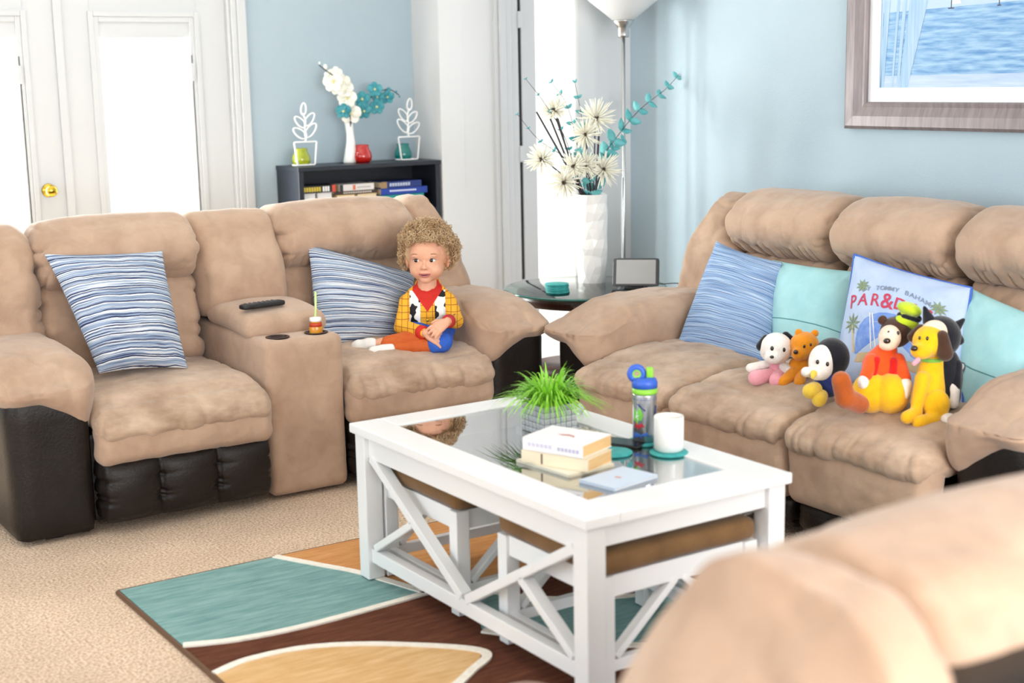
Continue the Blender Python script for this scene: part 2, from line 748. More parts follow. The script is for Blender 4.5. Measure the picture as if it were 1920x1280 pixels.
# French doors
def french_door(name, x0, x1, knob_x):
    d = bpy.data.objects.new(name, None)
    COL.objects.link(d)
    d['kind'] = 'structure'
    y0, y1 = YB + 0.02, YB + 0.065
    st, rb, rt = 0.155, 0.26, 0.22
    g0, g1, gz0, gz1 = x0 + st, x1 - st, rb, DZ - rt
    box('door_stile', d, M_white, (x0, y0, 0.01), (g0, y1, DZ), 0.002)
    box('door_stile', d, M_white, (g1, y0, 0.01), (x1, y1, DZ), 0.002)
    box('door_rail', d, M_white, (g0, y0, 0.01), (g1, y1, gz0), 0.002)
    box('door_rail', d, M_white, (g0, y0, gz1), (g1, y1, DZ), 0.002)
    # raised moulding round the glass insert, in two steps
    f = 0.026
    for k, (w, dep) in enumerate(((f, 0.012), (f, 0.006))):
        o = k * f
        a0, a1, b0, b1 = g0 - 0.012 + o, g1 + 0.012 - o, gz0 - 0.012 + o, gz1 + 0.012 - o
        box('glass_moulding', d, M_white, (a0, y0 - dep, b0), (a0 + w, y0 + 0.01, b1), 0.003)
        box('glass_moulding', d, M_white, (a1 - w, y0 - dep, b0), (a1, y0 + 0.01, b1), 0.003)
        box('glass_moulding', d, M_white, (a0 + w, y0 - dep, b0), (a1 - w, y0 + 0.01, b0 + w), 0.003)
        box('glass_moulding', d, M_white, (a0 + w, y0 - dep, b1 - w), (a1 - w, y0 + 0.01, b1), 0.003)
    # head of the enclosed blind and its slider at the side
    box('blind_head', d, M_white, (g0 + 0.03, y0 + 0.004, 1.712), (g1 - 0.03, y0 + 0.02, gz1), 0.002)
    box('blind_slider_track', d, M_white, (g1 - 0.046, y0 - 0.006, gz0 + 0.05), (g1 - 0.03, y0 + 0.012, 1.63), 0.002)
    box('blind_slider', d, M_white, (g1 - 0.05, y0 - 0.018, 1.50), (g1 - 0.026, y0 + 0.012, 1.585), 0.004)
    box('pane', d, M_glass, (g0, y0 + 0.022, gz0), (g1, y0 + 0.028, gz1), 0)
    if knob_x is not None:
        kz = 0.99
        k = lathe('door_knob', d, M_brass, [(0.0, 0.0), (0.033, 0.0), (0.033, 0.004), (0.026, 0.008), (0.012, 0.012), (0.011, 0.035), (0.022, 0.042), (0.028, 0.052), (0.028, 0.06), (0.02, 0.068), (0, 0.07)], 28, (knob_x, y0, kz), (PI / 2, 0, 0))
    return d


french_door('door_1', DX0, DXS - 0.004, 1.948)
french_door('door_2', DXS + 0.004, DX1, None)
t = structure(bpy.data.objects.new('trim_1', None))
COL.objects.link(t)
box('astragal', t, M_white, (DXS - 0.02, YB + 0.004, 0.01), (DXS + 0.02, YB + 0.02, DZ), 0.004)
for (a, b_) in ((DX1, DX1 + 0.018), (DX1 + 0.018, DX1 + 0.05), (DX1 + 0.05, DX1 + 0.1)):
    box('door_casing', t, M_white, (a, YB - (0.012 if a < DX1 + 0.01 else 0.02 if a < DX1 + 0.03 else 0.026), 0), (b_, YB + 0.05, DZ + 0.09), 0.006)
for (a, b_) in ((DX0 - 0.1, DX0),):
    box('door_casing', t, M_white, (a, YB - 0.02, 0), (b_, YB + 0.05, DZ + 0.09), 0.006)
box('door_head_casing', t, M_white, (DX0 - 0.1, YB - 0.02, DZ), (DX1 + 0.1, YB + 0.05, DZ + 0.09), 0.006)
# the passage door with its casing and hinges
t = structure(bpy.data.objects.new('trim_2', None))
COL.objects.link(t)
for (a, b_, dp) in ((4.335, 4.365, 0.014), (4.365, 4.41, 0.022), (4.41, 4.45, 0.014), (4.45, 4.5, 0.004)):
    box('door_casing', t, M_white, (a, 6.712 - dp, 0), (b_, 6.78, 2.06), 0.006)
d = structure(bpy.data.objects.new('door_3', None))
COL.objects.link(d)
box('door_slab', d, M_white, (4.528, 6.72, 0.012), (5.42, 6.76, 2.05), 0.003)
for z in (0.3, 1.06, 1.80):
    box('door_hinge', d, M_white, (4.498, 6.702, z - 0.045), (4.53, 6.727, z + 0.045), 0.004)
box('door_gap_shade', d, M_black, (4.5, 6.728, 0), (4.528, 6.78, 2.06), 0)  # black strip painted in for the shade inside the hinge gap
structure(box('baseboard_back', None, M_white, (DX1 + 0.1, YB - 0.014, 0), (3.99, YB, 0.09), 0.004))
structure(box('baseboard_right', None, M_white, (XR - 0.014, YF, 0), (XR, 5.515, 0.09), 0.004))
structure(box('baseboard_passage', None, M_white, (3.99, 6.698, 0), (4.335, 6.712, 0.09), 0.004))


# ------------------------------------------------------------------ recliner sofas
def gathers(k, amp, edge, width, axis=0, ph=0.0):
    """soft gathered folds running out of a seam. edge: function of U giving 0 at the seam"""
    def f(P, U):
        e = edge(U)
        t = P[:, axis] * k / 6.3 * 1.25
        q = np.stack([t, e * 1.3 + ph, np.full(len(P), ph * 3.7)], 1) + 0.25 * vnoise(P * 9 + ph)[:, None]
        r = (1 - np.abs(vnoise(q))) ** 3
        lim = 0.35 + 0.65 * (vnoise(np.stack([t * 0.37, np.full(len(P), ph), np.full(len(P), 5.1)], 1)) * 0.5 + 0.5)
        return -1.7 * amp * np.exp(-e / (width * (0.6 + lim))) * r
    return f


def creases(f, amp, sharp=7, ph=0.0, stretch=(1, 1, 1), mask=None):
    """thin irregular crease lines"""
    st = np.array(stretch, float)

    def g(P, U):
        n_ = 1 - np.abs(vnoise(P * f * st + ph + 0.35 * np.stack([vnoise(P * f * 2 + k * 9.1) for k in range(3)], 1)))
        v = -amp * n_ ** sharp
        return v if mask is None else v * mask(P, U)
    return g


def add_disp(*fs):
    return lambda P, U: sum(f(P, U) for f in fs)


def recliner(name, label, cat, loc, rotz, seats, se, console=None, arms=(1, 1), sd=0.0, sf=0.0, hz=0.0, fz=0.0, by=0.0, wx=0.0):
    T = thing(name, label, cat, loc, rotz)
    # base and back shell
    box('base', T, M_leather, (-se, -0.40, 0.03), (se, 0.42 + by, 0.34), 0.02)
    puff('back_shell', T, M_leather, (0, 0.40 + by, 0.458), (se + 0.16, 0.085, 0.425), r=0.05, n=(16, 6, 10))
    for i, (x0, x1) in enumerate(seats):
        xc, w = (x0 + x1) / 2, (x1 - x0)
        s = sd + i * 3.1

        def lip(P, U):
            fr = sstep(-0.15, -0.40, P[:, 1] + by / 2)
            P[:, 2] -= 0.035 * fr * (0.4 + 0.6 * (U[:, 2] > -2))
            P[:, 2] += 0.006 * np.sin(P[:, 0] * 9 + s) * fr * 0.5
            # a stitched line near the front
            return P
        stitch = lambda P, U: -0.006 * np.exp(-((P[:, 1] + 0.30 + by / 2 + 0.012 * vnoise(P * 12 + s)) / 0.008) ** 2) * (U[:, 2] > 0.2)
        puff('seat_cushion', T, M_suede_seat, (xc, -0.155 - sf / 2 + by / 2, 0.402), (w / 2 + 0.004, 0.385 + sf / 2 + by / 2, 0.060), r=(0.05, 0.075, 0.058), n=(70, 70, 10), bulge=(0, 0.012, 0.022), fn=lip, wrinkle=0.006, wf=8, seed=s,
             disp=add_disp(stitch, gathers(150, 0.0045, lambda U: np.clip(1 + U[:, 1], 0, 2), 0.09, 0, s), gathers(130, 0.004, lambda U: 1 - np.abs(U[:, 0]), 0.12, 1, s), creases(5.5, 0.006, 9, s, (1, 1.6, 1)), creases(13, 0.0025, 7, s + 3)))
        puff('seat_front_panel', T, M_suede, (xc, -0.46 - sf, 0.316 - fz / 2), (w / 2, 0.055, 0.080 + fz / 2), r=(0.04, 0.045, 0.045), n=(60, 6, 22), bulge=(0, 0.02, 0), wrinkle=0.003, wf=10, seed=s + 5, disp=add_disp(creases(9, 0.003, 8, s, (0.5, 1, 2)), gathers(60, 0.003, lambda U: 1 - np.abs(U[:, 0]), 0.5, 0, s)))

        def chan(P, U):
            fr = (U[:, 1] < 0.1)
            b3 = np.abs(np.sin(PI * 1.5 * (U[:, 0] + 1))) ** 0.45
            P[:, 1] -= 0.04 * fr * b3 * (1 - 0.6 * U[:, 2] ** 2)
            return P
        puff('footrest', T, M_leather, (xc, -0.43 - sf * 0.6, 0.15 - fz / 2), (w / 2 - 0.004, 0.055, 0.112 - fz / 2), r=(0.03, 0.035, 0.045), n=(96, 5, 40), fn=chan,
             disp=gathers(190, 0.009, lambda U: np.abs(((U[:, 0] + 1) * 1.5 + 0.5) % 1 - 0.5) * 1.3, 0.14, 2, s))
        # lower back
        puff('lumbar_cushion', T, M_suede, (xc, 0.195 + by, 0.60), (w / 2 + 0.002, 0.11, 0.20), r=(0.05, 0.08, 0.09), n=(56, 8, 44), bulge=(0, 0.03, 0), rot=(-0.2, 0, 0), wrinkle=0.006, wf=9, seed=s + 9,
             disp=add_disp(gathers(80, 0.013, lambda U: 1 - np.abs(U[:, 0]), 0.2, 2, s), gathers(90, 0.008, lambda U: 1 - np.abs(U[:, 2]), 0.2, 0, s + 2), creases(7, 0.006, 8, s)))

        def roll(P, U):
            P[:, 1] += 0.05 * sstep(0.0, 0.16, P[:, 2])
            # the crown rises a little in the middle
            P[:, 2] += 0.018 * (1 - U[:, 0] ** 2) * sstep(0.0, 0.12, P[:, 2])
            return P
        puff('head_cushion', T, M_suede, (xc, 0.20 + by, 0.872 + hz), (w / 2 + 0.012, 0.165, 0.128), r=(0.075, 0.13, 0.122), n=(110, 24, 40), bulge=(0.0, 0.025, 0.0), fn=roll, rot=(-0.10, 0, 0), wrinkle=0.005, wf=7, seed=s + 2,
             disp=add_disp(gathers(190, 0.007, lambda U: np.clip(1 + U[:, 2], 0, 2) + (U[:, 1] > 0) * 2, 0.38, 0, s), gathers(110, 0.012, lambda U: 1 - np.abs(U[:, 0]), 0.09, 2, s + 1), creases(4.5, 0.004, 8, s)))
    for sgn in (-1, 1):
        if not arms[0 if sgn < 0 else 1]:
            continue
        # side wing of the back, sloping down to the arm

        def wing(P, U, sgn=sgn):
            out = P[:, 0] * sgn
            t = sstep(-0.26, 0.26, P[:, 2])
            P[:, 0] = np.where(out > -0.04, P[:, 0] - sgn * 0.10 * t ** 1.4 * sstep(-0.04, 0.14, out), P[:, 0])
            P[:, 2] -= 0.07 * sstep(0.0, 0.16, out) * sstep(0.05, 0.26, P[:, 2])
            P[:, 1] += 0.05 * sstep(0.0, 0.26, P[:, 2])
            return P
        puff('back_wing', T, M_suede, (sgn * (se + 0.125 + wx / 2), 0.22 + by, 0.735), (0.155 + wx / 2, 0.175, 0.272), r=(0.09, 0.13, 0.12), n=(34, 26, 50), fn=wing, rot=(-0.08, 0, 0), wrinkle=0.006, wf=8, seed=sd + sgn,
             disp=add_disp(gathers(85, 0.011, lambda U, sgn=sgn: np.clip(1 + sgn * U[:, 0], 0, 2), 0.3, 2, sd), creases(6, 0.007, 8, sd, (1, 1, 1.8))))
        # leather arm body
        puff('arm_panel', T, M_leather, (sgn * (se + 0.135), -sf * 0.25, 0.262), (0.135, 0.455 + sf * 0.25, 0.252), r=(0.04, 0.05, 0.03), n=(8, 18, 10), wrinkle=0.003, wf=6, seed=sd + 4)

        def pad(P, U, sgn=sgn):
            inn = -P[:, 0] * sgn                       # towards the seat
            low = sstep(0.02, -0.07, P[:, 2])
            P[:, 2] -= 0.12 * low * np.clip((inn + 0.03) / 0.17, 0, 1) ** 1.3
            P[:, 2] += 0.018 * np.sin((P[:, 1] + 0.42) * 4.2) * sstep(-0.02, 0.06, P[:, 2])
            fr = sstep(-0.26, -0.44, P[:, 1])
            P[:, 2] -= 0.055 * fr * sstep(-0.05, 0.08, P[:, 2])
            P[:, 0] += sgn * 0.012 * fr
            return P
        puff('arm_pad', T, M_suede, (sgn * (se + 0.13), -0.055 - sf * 0.5 + by / 2, 0.53), (0.165, 0.44 + sf * 0.3 + by / 2, 0.075), r=(0.075, 0.13, 0.07), n=(44, 70, 26), bulge=(0.0, 0, 0.012), fn=pad, wrinkle=0.007, wf=7, seed=sd + sgn * 2,
             disp=add_disp(gathers(120, 0.006, lambda U: np.clip(1 + U[:, 1], 0, 2) + 0.9 * (U[:, 2] < -0.2) + 0.2 * (U[:, 2] > 0.3), 0.18, 0, sd), creases(6, 0.006, 9, sd, (1.6, 1, 1), lambda P, U: sstep(-0.6, 0.1, U[:, 2]))))
        for yy in (-0.36, 0.36):
            box('foot', T, M_black, (sgn * (se + 0.135) - 0.03, yy - 0.03, 0.0), (sgn * (se + 0.135) + 0.03, yy + 0.03, 0.014), 0.002)
    if console:
        x0, x1 = console
        xc, w = (x0 + x1) / 2, x1 - x0
        body = puff('console_body', T, M_suede, (xc, -0.085, 0.3), (w / 2, 0.38, 0.285), r=(0.02, 0.035, 0.035), n=(16, 30, 24), wrinkle=0.002, wf=6)
        cups = [(xc - 0.076, -0.395), (xc + 0.076, -0.395)]
        V, F = join_geo([([(v[0] + cx - xc, v[1] + cy + 0.085, v[2]) for v in lathe_geo([(0.037, 0.21), (0.037, 0.36)], 28)[0]], lathe_geo([(0.037, 0.21), (0.037, 0.36)], 28)[1]) for cx, cy in cups])
        cut = obj('cutter', V, F, None, None, False)
        cut.location = body.location
        cut.parent = T
        md = body.modifiers.new('cups', 'BOOLEAN')
        md.object = cut
        md.operation = 'DIFFERENCE'
        md.solver = 'EXACT'
        dg = bpy.context.evaluated_depsgraph_get()
        me2 = bpy.data.meshes.new_from_object(body.evaluated_get(dg))
        body.modifiers.clear()
        body.data = me2
        bpy.data.objects.remove(cut)
        M_cup = material('dark_cup_liner', (46, 22, 18), 0.35)
        for cx, cy in cups:
            lathe('cup_liner', T, M_cup, [(0.0, 0.512), (0.034, 0.512), (0.0355, 0.52), (0.0358, 0.586), (0.043, 0.587), (0.043, 0.5895), (0.034, 0.5895), (0.033, 0.525), (0.0, 0.517)], 28, (cx, cy, 0))

        def lidfn(P, U):
            P[:, 2] -= 0.02 * sstep(0, -0.22, P[:, 1])
            return P
        puff('console_lid', T, M_suede, (xc + 0.005, -0.115, 0.625), (w / 2 + 0.012, 0.205, 0.042), r=(0.035, 0.045, 0.036), n=(20, 24, 8), bulge=(0, 0, 0.012), fn=lidfn, wrinkle=0.003, wf=9)

        def cb(P, U):
            P[:, 1] += 0.09 * sstep(-0.1, 0.2, P[:, 2])
            return P
        puff('console_back', T, M_suede, (xc + 0.0, 0.155, 0.80), (w / 2 + 0.03, 0.13, 0.205), r=(0.05, 0.09, 0.07), n=(22, 12, 26), bulge=(0.0, 0.03, 0.0), fn=cb, rot=(-0.12, 0, 0), wrinkle=0.004, wf=6, seed=3,
             disp=gathers(48, 0.007, lambda U: 1 - np.abs(U[:, 0]), 0.10, 2, 1.0))
    return T


LS = recliner('loveseat', 'tan reclining loveseat with dark leather sides and a cup holder console, below the glass doors', 'loveseat', (2.14, 5.05, 0), 0.0,
              [(-0.78, -0.155), (0.15, 0.78)], 0.78, console=(-0.155, 0.15))
RS = recliner('sofa', 'tan three seat reclining sofa under the framed sea picture', 'sofa', (3.70, 3.425, 0), -PI / 2,
              [(-0.84, -0.28), (-0.28, 0.28), (0.28, 0.84)], 0.84, sd=20, sf=0.10, hz=0.022, fz=0.085, by=0.075, wx=0.05)
NC = recliner('armchair', 'tan armchair in the foreground corner, seen from behind and out of focus', 'armchair', (1.49, 1.34, 0), PI,
              [(-0.33, 0.33)], 0.33, sd=40, hz=-0.02)
NC.scale = (1, 1, 0.955)

# ------------------------------------------------------------------ rug
rug = thing('area_rug', 'teal, brown and gold patterned rug under the white coffee table', 'rug')


def fl(px, py, z=0.012):
    p = AZ(px, py, z)
    return (p[0], p[1])


RX0, RX1, RY0, RY1 = 1.222, 3.02, 1.9, 4.01
pile = dict(rough=0.95, spec=0.1, bump=0.9, bscale=110)
M_brown = material('rug_brown', (88, 52, 38), mottle=(116, 72, 54), mscale=30, stretch=(0.35, 2.5, 1), **pile)
M_teal = material('rug_teal', (112, 152, 150), mottle=(148, 184, 180), mscale=26, stretch=(0.35, 2.5, 1), **pile)
M_gold = material('rug_gold', (214, 168, 112), mottle=(236, 198, 148), mscale=30, stretch=(0.35, 2.5, 1), **pile)
M_rust = material('rug_rust', (206, 140, 84), mottle=(224, 168, 112), mscale=30, stretch=(0.35, 2.5, 1), **pile)
M_cream = material('rug_cream', (240, 232, 218), mottle=(252, 246, 236), mscale=50, **pile)
prism('rug_ground', rug, M_brown, [(RX0, RY0), (RX1, RY0), (RX1, RY1), (RX0, RY1)], 0.001, 0.011)


def ribbon(name, pts, w, mat, z0=0.004, z1=0.0165):
    c = catmull([(p[0], p[1], 0) for p in pts], 10)
    T_ = np.gradient(c, axis=0)
    T_ /= np.linalg.norm(T_, axis=1, keepdims=True)
    Nn = np.stack([-T_[:, 1], T_[:, 0]], 1)
    ww = np.full(len(c), w) + 0.002 * vnoise(c * 30)
    L, R_ = c[:, :2] + Nn * ww[:, None] / 2, c[:, :2] - Nn * ww[:, None] / 2
    V, F = [], []
    for i in range(len(c)):
        V += [(*L[i], z0), (*R_[i], z0), (*R_[i], z1), (*L[i], z1)]
    for i in range(len(c) - 1):
        a, b = i * 4, i * 4 + 4
        F += [(a + 3, a + 2, b + 2, b + 3), (a + 1, b + 1, b + 2, a + 2), (a, a + 3, b + 3, b)]
    F += [(0, 1, 2, 3), tuple(len(V) - 4 + k for k in (3, 2, 1, 0))]
    return obj(name, V, F, mat, rug, False)


def smooth2(pts, k=8):
    return [tuple(p[:2]) for p in catmull([(q[0], q[1], 0) for q in pts], k)]


top_line = [(fl(528, 1052)[0], RY1 - 0.004), fl(600, 1060), fl(668, 1073), fl(735, 1092), fl(800, 1112)]
low_line = [(RX0 + 0.006, fl(332, 1213)[1]), fl(440, 1200), fl(560, 1177), fl(690, 1143), fl(800, 1112)]
prism('rug_teal_leaf', rug, M_teal, [(RX0 + 0.006, RY1 - 0.006)] + smooth2(top_line) + smooth2(low_line)[::-1][1:], 0.004, 0.0135)
prism('rug_rust_field', rug, M_rust, smooth2(top_line) + [(2.75, 3.42), (RX1 - 0.006, 3.55), (RX1 - 0.006, RY1 - 0.006)], 0.004, 0.0135)
gold_line = [(RX0 + 0.006, fl(398, 1264)[1]), fl(470, 1236), fl(590, 1213), fl(740, 1209), fl(905, 1222)]
gold_right = [fl(905, 1222), fl(880, 1262), fl(800, 1330), fl(690, 1400)]
prism('rug_gold_leaf', rug, M_gold, smooth2(gold_line) + smooth2(gold_right)[1:] + [(RX0 + 0.006, 2.75)], 0.004, 0.0135)
mid_line = [(2.07, 3.40), (2.2, 3.2), (2.45, 3.05), (2.75, 2.98), (RX1 - 0.02, 2.96)]
mid_low = [(1.93, 3.10), (2.1, 2.86), (2.4, 2.66), (2.75, 2.58), (RX1 - 0.02, 2.56)]
prism('rug_teal_band', rug, M_teal, smooth2(mid_line) + smooth2(mid_low)[::-1], 0.004, 0.0135)
for nm, ln in (('rug_line', top_line), ('rug_line', low_line), ('rug_line', gold_line + gold_right[1:]), ('rug_line', mid_line), ('rug_line', mid_low)):
    ribbon(nm, ln, 0.026, M_cream)
M_edge = material('rug_binding', (110, 82, 60), 0.9)
for a, b in (((RX0, RY0), (RX0, RY1)), ((RX0, RY1), (RX1, RY1)), ((RX1, RY0), (RX1, RY1)), ((RX0, RY0), (RX1, RY0))):
    bar('rug_binding', rug, M_edge, (*a, 0.0065), (*b, 0.0065), 0.012, 0.012)

# ------------------------------------------------------------------ coffee table and its two stools
M_tabwhite = material('white_lacquered_wood', (242, 242, 242), 0.32, coat=0.2)
FZ = 0.0167
TX0, TX1, TY0, TY1, TZ = 1.85, 2.502, 2.517, 3.695, 0.489
ct = thing('coffee_table', 'white wooden coffee table with a glass top and crossed side braces', 'table', (0, 0, 0))
GX0, GX1, GY0, GY1 = 1.952, 2.392, 2.645, 3.585
box('top_rail', ct, M_tabwhite, (TX0, TY0, TZ - 0.028), (GX0, TY1, TZ), 0.004)
box('top_rail', ct, M_tabwhite, (GX1, TY0, TZ - 0.028), (TX1, TY1, TZ), 0.004)
box('top_rail', ct, M_tabwhite, (GX0 - 0.0005, TY0, TZ - 0.028), (GX1 + 0.0005, GY0, TZ), 0.004)
box('top_rail', ct, M_tabwhite, (GX0 - 0.0005, GY1, TZ - 0.028), (GX1 + 0.0005, TY1, TZ), 0.004)
M_tabglass = glassy('tinted_table_glass', (228, 234, 228), 0.55, 0.02, 1.5)
box('glass_top', ct, M_tabglass, (GX0 - 0.004, GY0 - 0.004, TZ - 0.012), (GX1 + 0.004, GY1 + 0.004, TZ - 0.004), 0)
LW = 0.056
ins = 0.012
lx = (TX0 + ins, TX1 - ins - LW)
ly = (TY0 + ins, TY1 - ins - LW)
for x in lx:
    for y in ly:
        box('leg', ct, M_tabwhite, (x, y, FZ), (x + LW, y + LW, TZ - 0.028), 0.004)
az0, az1 = TZ - 0.098, TZ - 0.028
for x in lx:
    xm = x + LW / 2
    box('apron', ct, M_tabwhite, (xm - 0.013, ly[0] + LW, az0), (xm + 0.013, ly[1], az1), 0.002)
    box('low_rail', ct, M_tabwhite, (xm - 0.016, ly[0] + LW, 0.07), (xm + 0.016, ly[1], 0.112), 0.003)
    ym = (ly[0] + LW + ly[1]) / 2
    for yo, sg in ((ly[0] + LW, 1), (ly[1], -1)):
        a = (xm, yo + sg * 0.012, az0 + 0.004)
        b = (xm, ym - sg * 0.012, 0.115)
        bar('brace', ct, M_tabwhite, a, b, 0.036, 0.026, up=(1, 0, 0))
        mid = (xm, (a[1] + b[1]) / 2 - sg * 0.012, (a[2] + b[2]) / 2 - 0.004)
        bar('brace', ct, M_tabwhite, (xm, yo + sg * 0.02, 0.118), mid, 0.036, 0.022, up=(1, 0, 0))
for y in ly:
    ymid = y + LW / 2
    box('apron', ct, M_tabwhite, (lx[0] + LW, ymid - 0.013, az0 + 0.012), (lx[1], ymid + 0.013, az1), 0.002)

M_stoolseat = material('brown_suede_stool', (112, 82, 50), 0.8, spec=0.2, mottle=(134, 100, 64), mscale=9, bump=0.2, bscale=150, sheen=0.2)


def stool(label, x0, x1, y0, y1):
    s = thing('tuck_under_stool', label, 'stool', ((x0 + x1) / 2, (y0 + y1) / 2, FZ), 0, 'stools tucked under the coffee table')
    hx, hy = (x1 - x0) / 2, (y1 - y0) / 2
    lw = 0.042
    for sx in (-1, 1):
        for sy in (-1, 1):
            box('leg', s, M_tabwhite, (sx * hx - (lw if sx > 0 else 0), sy * hy - (lw if sy > 0 else 0), 0), (sx * hx + (0 if sx > 0 else lw), sy * hy + (0 if sy > 0 else lw), 0.30), 0.003)
    for sy in (-1, 1):
        y = sy * (hy - lw / 2)
        box('apron', s, M_tabwhite, (-hx + lw, y - 0.012, 0.245), (hx - lw, y + 0.012, 0.30), 0.002)
        box('low_rail', s, M_tabwhite, (-hx + lw, y - 0.012, 0.055), (hx - lw, y + 0.012, 0.085), 0.002)
        for sx in (-1, 1):
            bar('brace', s, M_tabwhite, (sx * 0.012, y, 0.25), (sx * (hx - lw - 0.01), y, 0.09), 0.03, 0.018, up=(0, 1, 0))
    for sx in (-1, 1):
        x = sx * (hx - lw / 2)
        box('apron', s, M_tabwhite, (x - 0.012, -hy + lw, 0.245), (x + 0.012, hy - lw, 0.30), 0.002)
        box('low_rail', s, M_tabwhite, (x - 0.012, -hy + lw, 0.055), (x + 0.012, hy - lw, 0.085), 0.002)
    puff('seat', s, M_stoolseat, (0, 0, 0.3315), (hx + 0.004, hy + 0.004, 0.0315), r=(0.03, 0.03, 0.025), n=(20, 20, 5), bulge=(0, 0, 0.006), wrinkle=0.003, wf=9, seed=x0 + y0)
    return s


stool('brown padded white stool under the near end of the coffee table', 1.925, 2.425, 2.56, 3.01)
stool('brown padded white stool under the far end of the coffee table', 1.925, 2.425, 3.215, 3.665)

# ------------------------------------------------------------------ printed lettering as thin meshes
def text_geo(s, size=1.0):
    cu = bpy.data.curves.new('lettering', 'FONT')
    cu.body = s
    cu.size = size
    cu.offset = 0.012 * size
    cu.align_x = 'CENTER'
    cu.align_y = 'CENTER'
    cu.resolution_u = 3
    o = bpy.data.objects.new('lettering', cu)
    COL.objects.link(o)
    dg = bpy.context.evaluated_depsgraph_get()
    me = bpy.data.meshes.new_from_object(o.evaluated_get(dg))
    bpy.data.objects.remove(o)
    bm = bmesh.new()
    bm.from_mesh(me)
    bmesh.ops.triangulate(bm, faces=list(bm.faces))
    bmesh.ops.subdivide_edges(bm, edges=[e for e in bm.edges if e.calc_length() > size * 0.2], cuts=2)
    bmesh.ops.triangulate(bm, faces=[f for f in bm.faces if len(f.verts) > 4])
    bm.verts.ensure_lookup_table()
    V = np.array([v.co for v in bm.verts])
    F = [tuple(v.index for v in f.verts) for f in bm.faces]
    bm.free()
    bpy.data.meshes.remove(me)
    return V, F


# ------------------------------------------------------------------ framed sea picture on the blue wall
M_frame = material('pewter_plaid_frame', (122, 112, 114), 0.4, metal=0.3, mottle=(150, 138, 138), mscale=18, stretch=(1, 3, 0.3))
M_mat = material('white_mat_board', (228, 228, 232), 0.8)


def sea_print():
    mt = material('sea_print', (120, 170, 215), 0.55)
    nt = mt.node_tree
    b = nt.nodes['Principled BSDF']
    tc = nt.nodes.new('ShaderNodeTexCoord')
    mp = nt.nodes.new('ShaderNodeMapping')
    mp.inputs['Scale'].default_value = (1, 4, 34)
    nz = nt.nodes.new('ShaderNodeTexNoise')
    nz.inputs['Scale'].default_value = 2.2
    nz.inputs['Detail'].default_value = 6
    nt.links.new(tc.outputs['Object'], mp.inputs[0])
    nt.links.new(mp.outputs[0], nz.inputs['Vector'])
    rp = nt.nodes.new('ShaderNodeValToRGB')
    rp.color_ramp.elements[0].position = 0.3
    rp.color_ramp.elements[0].color = lin((74, 130, 186))
    rp.color_ramp.elements[1].position = 0.68
    rp.color_ramp.elements[1].color = lin((158, 192, 218))
    nt.links.new(nz.outputs['Fac'], rp.inputs[0])
    nt.links.new(rp.outputs[0], b.inputs['Base Color'])
    return mt


pic = thing('framed_picture', 'large framed picture of sailboats on a blue sea, on the right wall', 'picture', (XR - 0.001, 0, 0))
Y0, Y1, Z0, Z1 = 4.09, 2.94, 1.258, 2.16
fw = 0.105
outer = [(Y0, Z0), (Y1, Z0), (Y1, Z1), (Y0, Z1)]
sg = [(-1, 1), (1, 1), (1, -1), (-1, -1)]


def inset(d):
    return [(y + s[0] * d, z + s[1] * d) for (y, z), s in zip(outer, sg)]


prof = [(0.0, 0.0), (0.0, 0.03), (0.012, 0.038), (0.05, 0.036), (0.085, 0.022), (0.098, 0.026), (fw, 0.02), (fw, 0.0)]
rings = [[(-x, y, z) for (y, z) in inset(d)] for d, x in prof]
for k in range(4):
    V = []
    F = []
    for rg in rings:
        V += [rg[k], rg[(k + 1) % 4]]
    for i in range(len(rings) - 1):
        F.append((2 * i, 2 * i + 1, 2 * i + 3, 2 * i + 2))
    obj('frame_side', V, F, M_frame, pic, False)
mo = inset(fw - 0.004)
mi = inset(fw + 0.055)
V = [(-0.010, *p) for p in mo] + [(-0.010, *p) for p in mi] + [(-0.006, *p) for p in mi]
F = [(k, (k + 1) % 4, 4 + (k + 1) % 4, 4 + k) for k in range(4)] + [(4 + k, 4 + (k + 1) % 4, 8 + (k + 1) % 4, 8 + k) for k in range(4)]
obj('mat_board', V, F, M_mat, pic, False)
pb = obj('sea_print', [(-0.007, *p) for p in mi], [(0, 1, 2, 3)], sea_print(), pic, False)
py0, pz0 = mi[0]
py1, pz1 = mi[2]
M_psky = material('print_sky', (176, 198, 218), 0.6)
M_pveil = material('print_veil', (176, 198, 218), 0.6, mottle=(130, 170, 206), mscale=9, stretch=(1, 9, 0.4))
M_psill = material('print_sill', (160, 182, 212), 0.6, mottle=(188, 204, 224), mscale=5, stretch=(1, 1, 12))
M_pink = material('print_ink', (60, 66, 84), 0.6)


def printed(name, poly, mat, dx):
    pz = [(-0.007 - dx, y, z) for y, z in poly]
    return obj(name, pz, [tuple(range(len(pz)))], mat, pb, False)


